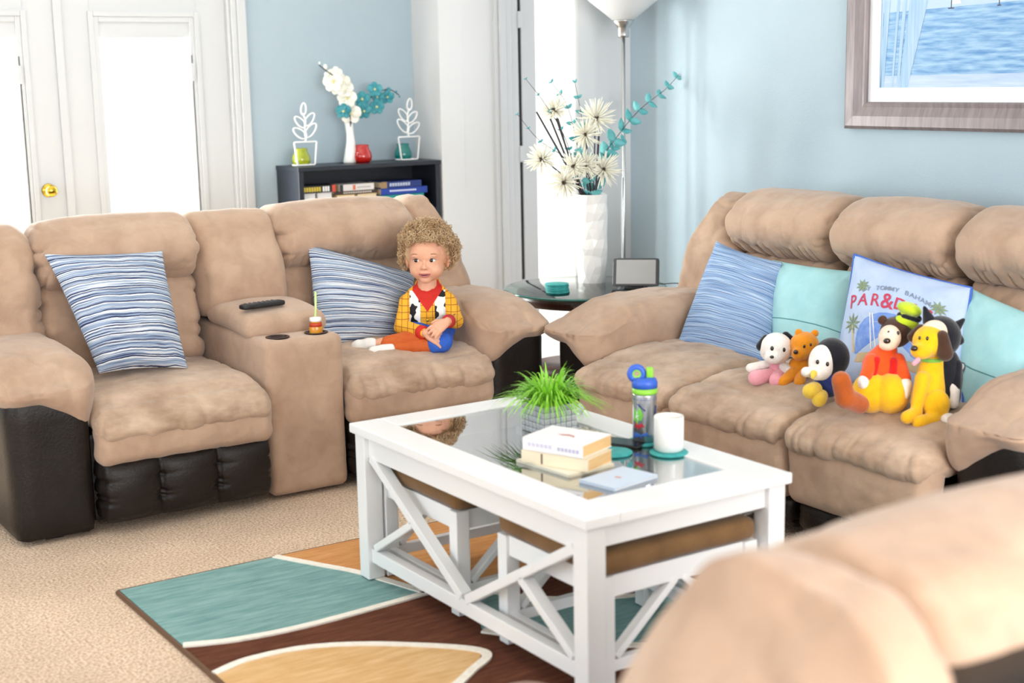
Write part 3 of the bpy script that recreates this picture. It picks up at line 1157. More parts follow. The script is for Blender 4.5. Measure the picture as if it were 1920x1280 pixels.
hz0, hz1 = 1.703, 1.712
printed('printed_sky', [(py0, hz0), (py1, hz1 + 0.01), (py1, pz1), (py0, pz1)], M_psky, 0.0004)
printed('printed_sill', [(py0, pz0), (py1, pz0), (py1, pz0 + 0.05), (py0, pz0 + 0.045)], M_psill, 0.0004)
for (ta, tb, ba, bb) in ((0.02, 0.05, 0.005, 0.022), (0.075, 0.09, 0.06, 0.068), (0.10, 0.12, 0.085, 0.097), (0.14, 0.24, 0.098, 0.14), (0.0, 0.012, 0.0, 0.008)):
    printed('printed_veil', [(py0 - ba, pz0), (py0 - bb, pz0), (py0 - tb * 1.25, pz1), (py0 - ta * 1.25, pz1)], M_pveil, 0.0008)
for yy, sc in ((AX(1783, 14, 4.34)[1], 1.0), (AX(1873, 8, 4.34)[1], 0.55)):
    zz = hz0 + 0.005
    printed('printed_boat', [(yy + 0.016 * sc, zz), (yy - 0.016 * sc, zz), (yy - 0.012 * sc, zz - 0.004), (yy + 0.012 * sc, zz - 0.004)], M_pink, 0.0012)
    printed('printed_mast', [(yy + 0.0016, zz), (yy - 0.0016, zz), (yy - 0.004, zz + 0.13 * sc), (yy - 0.002, zz + 0.13 * sc)], M_pink, 0.0012)
    printed('printed_sail', [(yy - 0.004, zz + 0.012), (yy - 0.045 * sc, zz + 0.014), (yy - 0.006, zz + 0.12 * sc)], M_mat, 0.001)

# ------------------------------------------------------------------ bookcase and what stands in it
M_case = material('black_bookcase', (20, 25, 35), 0.4, mottle=(27, 32, 44), mscale=12)
bc = thing('bookcase', 'low black bookcase in the blue niche behind the loveseat', 'bookcase', (0, 0, 0))
BX0, BX1, BY0, BY1, BZ = 3.135, 3.978, 6.715, 6.985, 1.052
box('side_panel', bc, M_case, (BX0, BY0, 0.0), (BX0 + 0.028, BY1, BZ - 0.022), 0.002)
box('side_panel', bc, M_case, (BX1 - 0.028, BY0, 0.0), (BX1, BY1, BZ - 0.022), 0.002)
box('top_board', bc, M_case, (BX0 - 0.004, BY0 - 0.004, BZ - 0.022), (BX1 + 0.004, BY1, BZ), 0.002)
box('back_panel', bc, M_case, (BX0 + 0.028, BY1 - 0.01, 0.05), (BX1 - 0.028, BY1, BZ - 0.022), 0)
for z in (0.06, 0.41, 0.775):
    box('shelf_board', bc, M_case, (BX0 + 0.028, BY0 + 0.006, z), (BX1 - 0.028, BY1 - 0.01, z + 0.02), 0.002)
box('plinth', bc, M_case, (BX0 + 0.028, BY0 + 0.02, 0.0), (BX1 - 0.028, BY0 + 0.035, 0.06), 0)

M_pages = material('book_pages', (238, 222, 190), 0.9, mottle=(222, 200, 160), mscale=60, stretch=(0.3, 0.3, 14))
M_pages_w = material('white_book_pages', (240, 240, 240), 0.9, mottle=(220, 220, 222), mscale=60, stretch=(0.3, 0.3, 14))
_cov = {}


def cover_mat(c):
    if c not in _cov:
        _cov[c] = material('book_cover', c, 0.45)
    return _cov[c]


def book(label, c, size, yaw, color, spine='-y', pages=None, marks=(), group=None, hard=True, tilt=0.0):
    """book lying flat: size = (along spine, depth, thickness); c = centre of its underside"""
    L, D, Tk = size
    b = thing('book', label, 'book', c, yaw, group)
    b.rotation_euler = (0, tilt, yaw)
    mt = cover_mat(color)
    ct_ = 0.0022
    s = -1 if spine == '-y' else 1
    parts = []
    for lo, hi in (((-L / 2, -D / 2, 0), (L / 2, D / 2, ct_)), ((-L / 2, -D / 2, Tk - ct_), (L / 2, D / 2, Tk))):
        parts.append((lo, hi))
    ys = -D / 2 if s < 0 else D / 2 - 0.003
    parts.append(((-L / 2, ys, ct_ * 0.5), (L / 2, ys + 0.003, Tk - ct_ * 0.5)))
    gs = []
    for lo, hi in parts:
        v = [(x, y, z) for x in (lo[0], hi[0]) for y in (lo[1], hi[1]) for z in (lo[2], hi[2])]
        gs.append((v, [(0, 1, 3, 2), (4, 6, 7, 5), (0, 4, 5, 1), (2, 3, 7, 6), (0, 2, 6, 4), (1, 5, 7, 3)]))
    V, F = join_geo(gs)
    obj('cover', V, F, mt, b, False)
    o = 0.004 if hard else 0.001
    if s < 0:
        box('pages', b, pages or M_pages, (-L / 2 + o, -D / 2 + 0.003, ct_), (L / 2 - o, D / 2 - o, Tk - ct_), 0)
    else:
        box('pages', b, pages or M_pages, (-L / 2 + o, -D / 2 + o, ct_), (L / 2 - o, D / 2 - 0.003, Tk - ct_), 0)
    yf = ys - 0.0006 if s < 0 else ys + 0.003
    for (a, b_, z0, z1, col) in marks:
        box('spine_print', b, cover_mat(col), (-L / 2 + a * L, yf, z0 * Tk), (-L / 2 + b_ * L, yf + 0.0006, z1 * Tk), 0)
    return b


G_SH = 'books lying in the black bookcase'
yb = 6.815
zs = 0.7955
yel, wht, red_, tanc = (196, 176, 60), (226, 226, 226), (200, 70, 50), (150, 120, 80)


def dashes(a, b, n, z0, z1, col):
    w = (b - a) / n
    return [(a + i * w + w * 0.12, a + (i + 1) * w - w * 0.12, z0, z1, col) for i in range(n)]


# left stack
book('thick dark book at the bottom of the left stack in the bookcase', (3.255, yb, zs), (0.185, 0.13, 0.046), 0.0, (60, 60, 66), group=G_SH)
book('white paperback with its pages outward, left of two under the yellow-lettered book', (3.206, yb, zs + 0.046), (0.082, 0.125, 0.072), 0.0, (214, 214, 220), spine='+y', pages=M_pages_w, group=G_SH)
book('white paperback with its pages outward, right of two under the yellow-lettered book', (3.298, yb, zs + 0.046), (0.088, 0.125, 0.072), 0.0, (206, 206, 214), spine='+y', pages=M_pages_w, group=G_SH)
book('black book with yellow spine lettering on top of the left stack', (3.26, yb - 0.005, zs + 0.1185), (0.19, 0.135, 0.038), 0.01, (30, 30, 32), marks=dashes(0.03, 0.56, 7, 0.2, 0.82, yel) + dashes(0.6, 0.82, 3, 0.15, 0.85, wht) + [(0.9, 1.0, 0.0, 1.0, red_)], group=G_SH)
# middle stack
book('thick brown book at the bottom of the middle stack', (3.485, yb, zs), (0.24, 0.15, 0.05), 0.0, (92, 66, 44), group=G_SH)
book('paperback showing cream pages, left of two in the middle stack', (3.418, yb, zs + 0.05), (0.11, 0.14, 0.05), 0.0, (190, 160, 96), spine='+y', group=G_SH)
book('paperback showing cream pages, right of two in the middle stack', (3.543, yb, zs + 0.05), (0.118, 0.14, 0.05), 0.0, (176, 146, 84), spine='+y', group=G_SH)
book('thin dark brown book under the white book in the middle stack', (3.475, yb, zs + 0.1005), (0.255, 0.15, 0.018), -0.01, (58, 40, 36), marks=dashes(0.2, 0.86, 12, 0.3, 0.7, (200, 190, 180)), group=G_SH)
book('pale grey book with a red mark on top of the middle stack', (3.478, yb - 0.006, zs + 0.119), (0.205, 0.14, 0.034), 0.02, (214, 210, 206), marks=[(0.0, 0.1, 0.0, 1.0, (44, 44, 48)), (0.38, 0.46, 0.12, 0.88, (206, 110, 80))] + dashes(0.5, 0.9, 7, 0.36, 0.6, (170, 166, 166)), group=G_SH)
# right stack
book('dark green book at the bottom of the right stack', (3.765, yb, zs), (0.27, 0.16, 0.055), 0.0, (30, 60, 56), group=G_SH)
book('teal book under the two blue books in the right stack', (3.75, yb, zs + 0.055), (0.265, 0.16, 0.028), 0.0, (20, 140, 136), group=G_SH)
book('royal blue book with a white title, second from the top of the right stack', (3.763, yb, zs + 0.0835), (0.285, 0.16, 0.036), 0.0, (20, 56, 150), marks=dashes(0.18, 0.76, 14, 0.45, 0.68, (220, 226, 240)), group=G_SH)
book('navy blue book with a silver script title on top of the right stack', (3.745, yb - 0.004, zs + 0.120), (0.25, 0.15, 0.034), 0.02, (24, 46, 112), marks=[(0.0, 0.14, 0.0, 1.0, tanc)] + dashes(0.2, 0.72, 8, 0.25, 0.75, (170, 180, 200)), group=G_SH)


# tea light glasses and wire plants on the bookcase
def votive(label, c, color, sc=1.0):
    mt = bpy.data.materials.new('coloured_glass')
    mt.use_nodes = True
    b = mt.node_tree.nodes['Principled BSDF']
    b.inputs['Base Color'].default_value = lin(color)
    b.inputs['Roughness'].default_value = 0.12
    b.inputs['Coat Weight'].default_value = 0.6
    b.inputs['Transmission Weight'].default_value = 0.25
    v = thing('tealight_glass', label, 'candle holder', c, 0, 'tea light glasses on the bookcase')
    p = [(0.0, 0.0), (0.034, 0.0), (0.046, 0.012), (0.05, 0.03), (0.047, 0.05), (0.039, 0.066), (0.034, 0.078), (0.035, 0.092), (0.0325, 0.092), (0.031, 0.078), (0.036, 0.066), (0.043, 0.05), (0.046, 0.03), (0.042, 0.014), (0.0, 0.008)]
    lathe('glass', v, mt, [(r * sc, z * sc) for r, z in p], 32)
    lathe('candle', v, M_mat, [(0.0, 0.009), (0.03, 0.012), (0.036, 0.022), (0.037, 0.03), (0.0, 0.03)], 20)
    return v


votive('lime green tea light glass inside the left wire plant', (3.222, 6.86, BZ), (176, 186, 24), 0.98)
votive('red tea light glass beside the white orchid vase', (3.572, 6.84, BZ), (206, 28, 18), 1.03)
votive('teal tea light glass inside the right wire plant', (3.832, 6.86, BZ), (0, 136, 130), 0.98)
M_wire = material('white_wire', (240, 240, 240), 0.5)


def wire_plant(label, c, flip=1, sc=1.0):
    w = thing('wire_plant_holder', label, 'candle holder', c, 0, 'white wire potted plant holders')
    r = 0.0045
    z0, z1 = 0.006, 0.128
    pot = [(-0.05, 0, z0), (0.05, 0, z0), (0.066, 0, z1), (-0.066, 0, z1)]
    pts = []
    for i in range(4):
        a, b = np.array(pot[i]), np.array(pot[(i + 1) % 4])
        pts += [a + (b - a) * t for t in (0.03, 0.2, 0.4, 0.6, 0.8, 0.97)]
    tube('pot_wire', w, M_wire, pts, r, 6, closed=True)
    tray = [(0.05 * math.cos(a), 0.055 + 0.05 * math.sin(a), 0.005) for a in np.linspace(0, 2 * PI, 24, endpoint=False)]
    tube('tray_wire', w, M_wire, tray, r, 6, closed=True)
    stem = [(0, 0, z1), (0.008 * flip, 0, 0.16), (0.0, 0, 0.20), (0.006 * flip, 0, 0.24), (-0.008 * flip, 0, 0.28)]
    tube('stem_wire', w, M_wire, catmull(stem, 5), r, 6)
    for (bx, bz, ang, L) in ((0.004, 0.15, 0.95, 0.085), (0.004, 0.155, -0.75, 0.09), (0.003, 0.205, 0.8, 0.078), (0.005, 0.215, -0.7, 0.08), (-0.006, 0.27, 0.12 * -flip, 0.062)):
        d = np.array([-math.sin(ang) * flip, 0, math.cos(ang)])
        n_ = np.array([d[2], 0, -d[0]])
        loop = []
        for a in np.linspace(0, 2 * PI, 22, endpoint=False):
            t = (1 - math.cos(a)) / 2
            loop.append(np.array([bx * flip, 0, bz]) + d * L * t + n_ * math.sin(a) * L * 0.27 * (1 - 0.25 * t))
        tube('leaf_wire', w, M_wire, loop, r * 0.9, 6, closed=True)
    w.scale = (sc, sc, sc)
    return w


wire_plant('white wire potted plant holder at the left end of the bookcase', (3.222, 6.80, BZ), 1, 0.98)
wire_plant('white wire potted plant holder at the right end of the bookcase', (3.838, 6.80, BZ), -1, 1.0)

# slender white vase with two orchid stems
M_ceramic = material('white_ceramic', (240, 238, 234), 0.35, coat=0.2)


def bend(V, f):
    return [f(v) for v in V]


V, F = lathe_geo([(1e-5, 0), (0.03, 0), (0.033, 0.01), (0.029, 0.06), (0.022, 0.11), (0.019, 0.15), (0.021, 0.2), (0.024, 0.235), (0.021, 0.235), (0.018, 0.2), (0.016, 0.15), (0.0, 0.12)], 24)
V = [(x * (1 + 0.12 * math.cos(2 * math.atan2(y, x) + z * 12)) + 0.01 * math.sin(z * 14), y, z) for x, y, z in V]
o = obj('orchid_vase', V, F, M_ceramic, None, True, (3.505, 6.86, BZ))
tag(o, 'slender white twisted vase on the bookcase', 'vase')


def petal_geo(c, d, n_, L, W, cup=0.2, k=6, rounded=False):
    """one petal: a curved, slightly thick leaf from c along d, with normal n_"""
    d = np.array(d, float)
    d /= np.linalg.norm(d)
    n_ = np.array(n_, float)
    n_ = n_ - d * (n_ @ d)
    n_ /= max(np.linalg.norm(n_), 1e-9)
    s = np.cross(d, n_)
    V, F = [], []
    for i in range(k + 1):
        t = i / k
        w = W * (math.sin(PI * (0.08 + 0.9 * t) ** 0.8)) * 0.5
        if rounded:
            w = W * 0.5 * math.sqrt(max(0.02, 1 - (2 * min(1, 0.04 + 0.96 * t) - 1.06) ** 2 * 0.96))
        for j in (-1, 0, 1):
            V.append(np.array(c) + d * L * t + s * w * j + n_ * (cup * L * t * t * 0.6 + abs(j) * w * cup))
    for i in range(k):
        for j in range(2):
            a = i * 3 + j
            F.append((a, a + 1, a + 4, a + 3))
    return V, F


def orchid(name, label, path, flowers, mat, stem_mat, buds, fsize, group):
    t = thing(name, label, 'flower', path[0], 0, group)
    b0 = np.array(path[0])
    tube('stem', t, stem_mat, catmull([np.array(p) - b0 for p in path], 8), 0.0028, 6)
    for (p, nrm, sc) in flowers:
        p = np.array(p) - b0
        n_ = np.array(nrm, float)
        n_ /= np.linalg.norm(n_)
        x = np.cross([0, 0, 1], n_)
        x /= np.linalg.norm(x)
        y = np.cross(n_, x)
        gs = []
        for a, wd in ((90, 0.75), (18, 1.0), (162, 1.0), (234, 0.75), (306, 0.75)):
            a = math.radians(a + random.uniform(-8, 8))
            d = math.cos(a) * x + math.sin(a) * y
            gs.append(petal_geo(p, d, n_, fsize * sc, fsize * sc * wd * 1.12, 0.2, 8, True))
        V, F = join_geo(gs)
        fl_ = obj('blossom', V, F, mat, t)
        md = fl_.modifiers.new('thickness', 'SOLIDIFY')
        md.thickness = 0.0018
        V, F = sphere_geo(p + n_ * 0.006, fsize * sc * 0.16, None, 2)
        obj('blossom_lip', V, F, M_lip, fl_)
    for (p, r) in buds:
        V, F = sphere_geo(np.array(p) - b0, (r, r, r * 1.3), None, 2)
        obj('bud', V, F, mat, t)
    return t


M_petal = material('cream_petal', (240, 238, 226), 0.7)
M_lip = material('petal_heart', (222, 214, 150), 0.6)
M_tealpetal = material('teal_petal', (36, 128, 142), 0.65, mottle=(80, 160, 170), mscale=30)
M_twig = material('dark_twig', (52, 44, 50), 0.6)
yo = 6.83
camdir = (-0.45, -0.88, 0.15)


def B(px, py, y=yo):
    return AY(px, py, y)


wf = [B(657, 212), B(651, 184), B(646, 166), B(648, 190), B(625, 153), B(641, 153), B(628, 138), B(634, 165)]
orchid('orchid_spray', 'white orchid stem leaning left in the slender vase', [(3.51, 6.86, BZ + 0.16), B(657, 225), B(650, 180), B(634, 150), B(612, 133), B(598, 122)],
       [(wf[0], (-0.4, -0.9, -0.1), 1.15), (wf[1], (-0.6, -0.8, 0.1), 1.05), (wf[2], (-0.3, -0.9, 0.2), 0.95), (wf[4], (-0.7, -0.7, 0.0), 1.1), (wf[5], (-0.2, -0.9, 0.1), 0.9), (wf[6], (-0.5, -0.7, 0.5), 0.8), (wf[7], (-0.5, -0.9, 0.0), 0.8)],
       M_petal, M_twig, [(B(610, 125), 0.011), (B(612, 140), 0.012), (B(599, 118), 0.005)], 0.05, 'orchid stems')
orchid('orchid_spray', 'teal orchid stem leaning right in the slender vase', [(3.51, 6.862, BZ + 0.16), B(660, 226), B(680, 200), B(698, 180), B(716, 170), B(732, 168), B(748, 178)],
       [(B(644, 208), (-0.5, -0.85, -0.2), 0.9), (B(679, 186), (-0.4, -0.9, 0.1), 0.95), (B(682, 208), (-0.2, -0.9, -0.2), 0.9), (B(703, 168), (-0.5, -0.8, 0.3), 0.9), (B(706, 200), (-0.3, -0.9, -0.1), 0.9), (B(726, 182), (-0.4, -0.9, 0.0), 0.8), (B(708, 182), (-0.6, -0.7, 0.0), 0.7)],
       M_tealpetal, M_twig, [(B(736, 178), 0.01), (B(729, 168), 0.011), (B(743, 172), 0.006), (B(749, 181), 0.005)], 0.046, 'orchid stems')

# ------------------------------------------------------------------ side table in the corner
SZ = 0.562
stx, sty = 3.735, 5.065
M_edgeglass = glassy('green_edged_glass', (196, 224, 216), 0.14, 0.02, 1.5)
st = thing('side_table', 'round glass topped side table with a dark wood frame in the corner', 'table', (stx, sty, 0))
lathe('glass_top', st, M_edgeglass, [(1e-5, SZ - 0.012), (0.352, SZ - 0.012), (0.36, SZ - 0.008), (0.36, SZ - 0.004), (0.352, SZ), (1e-5, SZ)], 72)
M_rimglass = material('green_glass_edge', (40, 110, 104), 0.15, coat=0.5)
ring = [(0.3602 * math.cos(a), 0.3602 * math.sin(a), SZ - 0.006) for a in np.linspace(0, 2 * PI, 96, endpoint=False)]
tube('glass_edge', st, M_rimglass, ring, 0.0048, 8, closed=True)
lathe('frame_ring', st, M_darkwood, [(0.25, SZ - 0.062), (0.30, SZ - 0.062), (0.305, SZ - 0.014), (0.25, SZ - 0.014), (0.25, SZ - 0.062)], 64)
for k in range(4):
    a = PI / 4 + k * PI / 2
    c_, s_ = math.cos(a), math.sin(a)
    tube('leg', st, M_darkwood, catmull([(0.28 * c_, 0.28 * s_, SZ - 0.03), (0.285 * c_, 0.285 * s_, 0.4), (0.25 * c_, 0.25 * s_, 0.2), (0.27 * c_, 0.27 * s_, 0.0)], 6), [0.026] * 13 + [0.022] * 6, 10)
lathe('shelf_ring', st, M_darkwood, [(0.0001, 0.19), (0.262, 0.19), (0.265, 0.205), (0.0001, 0.21)], 48)

# faceted white vase
vx, vy = 3.85, 5.17
K, R = 13, 11
V = []
F = []
vr = [0.064, 0.068, 0.071, 0.069, 0.073, 0.07, 0.074, 0.072, 0.075, 0.073, 0.0755]
for i in range(R):
    for j in range(K):
        a = 2 * PI * (j + 0.5 * (i % 2)) / K + random.uniform(-0.12, 0.12) * (0 < i < R - 1)
        r = vr[i] * (1 + (random.uniform(-0.035, 0.03) if 0 < i < R - 1 else 0))
        V.append((r * math.cos(a), r * math.sin(a), 0.40 * i / (R - 1) + (random.uniform(-0.008, 0.008) if 0 < i < R - 1 else 0)))
for i in range(R - 1):
    for j in range(K):
        a, b, c_, d = i * K + j, i * K + (j + 1) % K, (i + 1) * K + j, (i + 1) * K + (j + 1) % K
        if i % 2 == 0:
            F += [(a, b, c_), (b, d, c_)]
        else:
            F += [(a, b, d), (a, d, c_)]
for rr, zz in ((0.067, 0.40), (0.06, 0.25)):
    for j in range(K):
        a = 2 * PI * j / K
        V.append((rr * math.cos(a), rr * math.sin(a), zz))
o1, o2, o3 = (R - 1) * K, R * K, (R + 1) * K
for j in range(K):
    F += [(o1 + j, o1 + (j + 1) % K, o2 + (j + 1) % K, o2 + j), (o2 + j, o2 + (j + 1) % K, o3 + (j + 1) % K, o3 + j)]
F.append(tuple(o3 + j for j in range(K)))
F.append(tuple(range(K))[::-1])
tag(obj('tall_vase', V, F, M_ceramic, None, False, (vx, vy, SZ)), 'tall white faceted vase on the glass side table', 'vase')

# flowers in it
M_mum = material('cream_spider_petal', (244, 240, 224), 0.75)
M_stick = material('dark_brown_stick', (50, 38, 44), 0.7)
M_stamen = material('brown_stamen', (70, 52, 40), 0.7)
M_euca = material('teal_leaf', (64, 156, 160), 0.65, mottle=(120, 190, 192), mscale=20)
VB = np.array([vx, vy, SZ + 0.26])


def via_rim(tip):
    """a stem's foot inside the vase and its point in the mouth, on the way to tip"""
    c = np.array([vx, vy, SZ + 0.405])
    d = (tip - c)[:2]
    L = max(np.linalg.norm(d), 1e-6)
    rim = c.copy()
    rim[:2] += d / L * min(0.052, 0.4 * L) + rng.uniform(-0.008, 0.008, 2)
    foot = np.array([vx, vy, SZ + 0.29])
    foot[:2] -= d / L * 0.03
    return foot, rim


def vp(px, py, dy=0.0):
    return AY(px, py, vy + dy)


def mum(label, px, py, dy, rad, nrm):
    tip = vp(px, py, dy)
    base, rim = via_rim(tip)
    t = thing('spider_flower', label, 'flower', base, 0, 'cream spider flowers in the tall vase')
    tl = tip - base
    n_ = np.array(nrm, float)
    n_ /= np.linalg.norm(n_)
    tube('stem', t, M_stick, catmull([(0, 0, 0), rim - base, tl - n_ * 0.025, tl], 6), 0.0032, 6)
    x = np.cross([0.1, 0, 1], n_)
    x /= np.linalg.norm(x)
    y = np.cross(n_, x)
    gs = []
    for i in range(76):
        a = 2 * PI * i / 76 * 2.0 + random.uniform(-0.2, 0.2)
        el = random.uniform(-0.15, 0.75) if i % 3 else random.uniform(0.5, 1.2)
        d = math.cos(el) * (math.cos(a) * x + math.sin(a) * y) + math.sin(el) * n_
        L = rad * random.uniform(0.9, 1.25)
        gs.append(tube_geo([tl + d * L * s_ + n_ * 0.25 * L * s_ * s_ * (1 if el < 0.5 else 0) for s_ in (0.05, 0.4, 0.75, 1.0)], [0.0018, 0.003, 0.003, 0.0012], 5))
    V, F = join_geo(gs)
    p = obj('petals', V, F, M_mum, t)
    p['kind'] = 'stuff'
    gs = []
    for i in range(4):
        gs.append(sphere_geo(tl + n_ * (0.012 + 0.008 * random.random()) + (x * random.uniform(-1, 1) + y * random.uniform(-1, 1)) * 0.007, 0.0055, None, 1))
    V, F = join_geo(gs)
    s_ = obj('stamens', V, F, M_stamen, t)
    s_['kind'] = 'stuff'


cd = np.array([-0.55, -0.83, 0.1])
mum('cream spider flower at the top of the tall vase bouquet', 1118, 222, -0.03, 0.078, cd + (0.15, 0, 0.25))
mum('cream spider flower just below the topmost one in the tall vase', 1098, 252, -0.06, 0.066, cd + (-0.1, 0, 0))
mum('cream spider flower at the lower right of the tall vase bouquet', 1131, 318, -0.08, 0.074, cd + (0.2, 0, 0))
mum('cream spider flower hanging lowest left over the tall vase rim', 1058, 341, -0.08, 0.07, cd + (-0.2, 0, -0.2))
mum('cream spider flower sticking out at the far left of the tall vase', 1017, 299, -0.03, 0.066, cd + (-0.5, 0, 0.1))
mum('cream spider flower in the middle of the tall vase bouquet', 1098, 309, -0.06, 0.062, cd)
mum('cream spider flower left of the middle in the tall vase bouquet', 1076, 313, -0.05, 0.058, cd + (-0.2, 0, 0.2))
mum('cream spider flower at the upper left of the tall vase bouquet', 1040, 207, 0.04, 0.062, cd + (-0.3, 0.2, 0.4))

# dark sticks
for i, (px, py, dy, side) in enumerate(((1006, 210, 0.0, 'leaning farthest left'), (1032, 223, 0.02, 'second from the left'), (1043, 222, 0.0, 'third from the left'), (1123, 250, 0.0, 'leaning slightly right'))):
    tip = vp(px, py, dy)
    base, rim = via_rim(tip)
    o = tube('dark_stick', None, M_stick, [(0, 0, 0), rim - base, tip - base], [0.006, 0.0055, 0.004], 6)
    o.location = base
    tag(o, 'dark brown stick in the tall vase, ' + side, 'twig', 'dark sticks in the tall vase')


def branch(label, pts, lsz, n):
    P_ = [vp(*p) for p in pts]
    P_ = list(via_rim(P_[0])) + P_
    t = thing('leafy_branch', label, 'branch', P_[0], 0, 'teal leafy branches in the tall vase')
    c = catmull([p - P_[0] for p in P_], 10)
    tube('twig', t, M_twig, c, np.linspace(0.0025, 0.001, len(c)), 5)
    cum = np.concatenate([[0], np.cumsum(np.linalg.norm(np.diff(c, axis=0), axis=1))])
    for i in range(n):
        f = 0.34 + 0.66 * i / (n - 1)
        s_ = f * cum[-1]
        p = np.array([np.interp(s_, cum, c[:, k]) for k in range(3)])
        q = np.array([np.interp(min(s_ + 0.02, cum[-1]), cum, c[:, k]) for k in range(3)])
        d = q - p
        if np.linalg.norm(d) < 1e-6:
            d = c[-1] - c[-3]
        d /= np.linalg.norm(d)
        L = 1.3 * lsz * (1.15 - 0.8 * f)
        for sgn in (-1, 1):
            side = np.cross(d, cd) * sgn
            side /= np.linalg.norm(side)
            dd = d * 0.55 + side * random.uniform(0.6, 1.0) + np.array([random.uniform(-.3, .3) for _ in range(3)])
            V, F = petal_geo(p, dd, -cd * 1.0 + np.array([random.uniform(-.6, .6) for _ in range(3)]), L, L * 0.62, 0.12, 5)
            lf = obj('leaf', V, F, M_euca, t)
            md = lf.modifiers.new('thickness', 'SOLIDIFY')
            md.thickness = 0.001


branch('long teal leafy branch reaching far right from the tall vase', [(1128, 300, -0.02), (1160, 252, -0.02), (1200, 205, -0.02), (1250, 165, -0.02), (1284, 126, -0.02)], 0.062, 10)
branch('teal leafy branch standing straight up behind the tall vase flowers', [(1095, 260, 0.05), (1088, 205, 0.06), (1078, 155, 0.06)], 0.042, 7)
branch('thin teal leafy branch up left of the flowers in the tall vase', [(1080, 260, 0.04), (1062, 195, 0.05), (1034, 154, 0.05)], 0.04, 7)
branch('thin teal branch rising at the upper left of the tall vase', [(1060, 260, 0.02), (1022, 195, 0.02), (986, 148, 0.02)], 0.022, 6)
branch('thin teal branch reaching low left of the tall vase', [(1062, 300, 0.0), (1010, 262, 0.0), (970, 214, 0.0)], 0.022, 6)
branch('short teal leafy branch low on the right of the tall vase', [(1120, 320, 0.02), (1142, 285, 0.02), (1168, 262, 0.02)], 0.06, 5)
branch('short teal leafy branch among the lower flowers of the tall vase', [(1105, 335, -0.05), (1092, 300, -0.05), (1085, 282, -0.05)], 0.05, 4)

# coasters on the side table
M_coaster = material('teal_coaster', (40, 150, 150), 0.6, mottle=(70, 176, 174), mscale=40)
kx, ky, _ = AZ(1045, 548, SZ)
for i in range(6):
    o = lathe('coaster', None, M_coaster, [(0.0, 0.0), (0.05, 0.0), (0.052, 0.002), (0.052, 0.005), (0.05, 0.0065), (0, 0.0065)], 32, (kx + random.uniform(-.0025, .0025), ky + random.uniform(-.0025, .0025), SZ + 0.0067 * i))
    tag(o, 'round teal coaster, ' + ('lowest', 'second from the bottom', 'third from the bottom', 'third from the top', 'second from the top', 'topmost')[i] + ' of the stack on the glass side table', 'coaster', 'coasters stacked on the side table')

# tablet on a stand
tb = AZ(1192, 541, SZ)
tab = thing('tablet', 'tablet with a grey screen in a stand on the glass side table', 'tablet', (tb[0], tb[1], SZ + 0.008), math.radians(-41))
M_bezel = material('dark_grey_bezel', (70, 70, 74), 0.35)
M_screen = material('blank_grey_screen', (168, 168, 168), 0.25, mottle=(178, 178, 178), mscale=3)
tw, th = 0.205, 0.133
tiltm = 0.5
o = puff('tablet_body', tab, M_bezel, (0, 0.033, th / 2 * math.cos(tiltm) + 0.002), (tw / 2, 0.005, th / 2), r=(0.010, 0.004, 0.010), n=(10, 4, 10), rot=(-tiltm, 0, 0))
box('screen', o, M_screen, (-tw / 2 + 0.016, -0.0058, -th / 2 + 0.010), (tw / 2 - 0.016, -0.0048, th / 2 - 0.010), 0)
ts = thing('tablet_stand', 'small black tablet stand on the glass side table', 'stand', (tb[0], tb[1], SZ), math.radians(-41))
box('stand_foot', ts, M_black, (-0.05, -0.012, 0.0), (0.05, 0.105, 0.007), 0.002)
bar('stand_back', ts, M_black, (0, 0.1, 0.006), (0, 0.055, 0.075), 0.05, 0.006, up=(1, 0, 0))
for x in (-0.03, 0.03):
    bar('stand_hook', ts, M_black, (x, -0.012, 0.005), (x, -0.012, 0.018), 0.014, 0.005)
pp = [np.array([tb[0] + 0.05, tb[1] + 0.02, SZ + 0.03]), np.array([tb[0] + 0.12, tb[1] - 0.02, SZ + 0.012]), np.array([4.08, 4.80, SZ + 0.005]), np.array([4.18, 4.74, SZ - 0.08]), np.array([4.27, 4.70, 0.2]), np.array([4.30, 4.75, 0.01])]
o = tube('charging_cable', None, M_black, catmull([p - pp[0] for p in pp], 8), 0.002, 6)
o.location = pp[0]
tag(o, 'thin black charging cable trailing behind the tablet', 'cable')

# ------------------------------------------------------------------ torchiere lamp
lp = AY(1170, 300, 5.26)
lamp = thing('floor_lamp', 'nickel torchiere floor lamp with a white bowl shade in the corner', 'lamp', (lp[0], lp[1], 0))
lathe('lamp_base', lamp, M_chrome, [(0, 0), (0.13, 0), (0.132, 0.012), (0.12, 0.02), (0.03, 0.026), (0.012, 0.03), (0, 0.03)], 40)
tube('lamp_pole', lamp, M_chrome, [(0, 0, 0.025), (0, 0, 0.8), (0, 0, 1.665)], 0.008, 14)
lathe('lamp_collar', lamp, M_chrome, [(0.012, 1.655), (0.024, 1.655), (0.026, 1.665), (0.026, 1.695), (0.032, 1.702), (0.05, 1.728), (0.05, 1.733), (0.0, 1.733)], 32)
M_shade = material('frosted_white_glass', (250, 250, 250), 0.4)
M_shade.node_tree.nodes['Principled BSDF'].inputs['Transmission Weight'].default_value = 0.3
lathe('lamp_shade', lamp, M_shade, [(0.0, 1.731), (0.047, 1.731), (0.10, 1.774), (0.155, 1.818), (0.205, 1.868), (0.215, 1.884), (0.21, 1.884), (0.2, 1.872), (0.15, 1.824), (0.095, 1.782), (0.0, 1.752)], 48)
tube('lamp_cord', lamp, M_white, catmull([(-0.012, -0.004, 1.02), (-0.02, -0.008, 0.8), (-0.016, -0.008, 0.5), (-0.022, -0.006, 0.1), (-0.05, 0.06, 0.006)], 6), 0.004, 6)

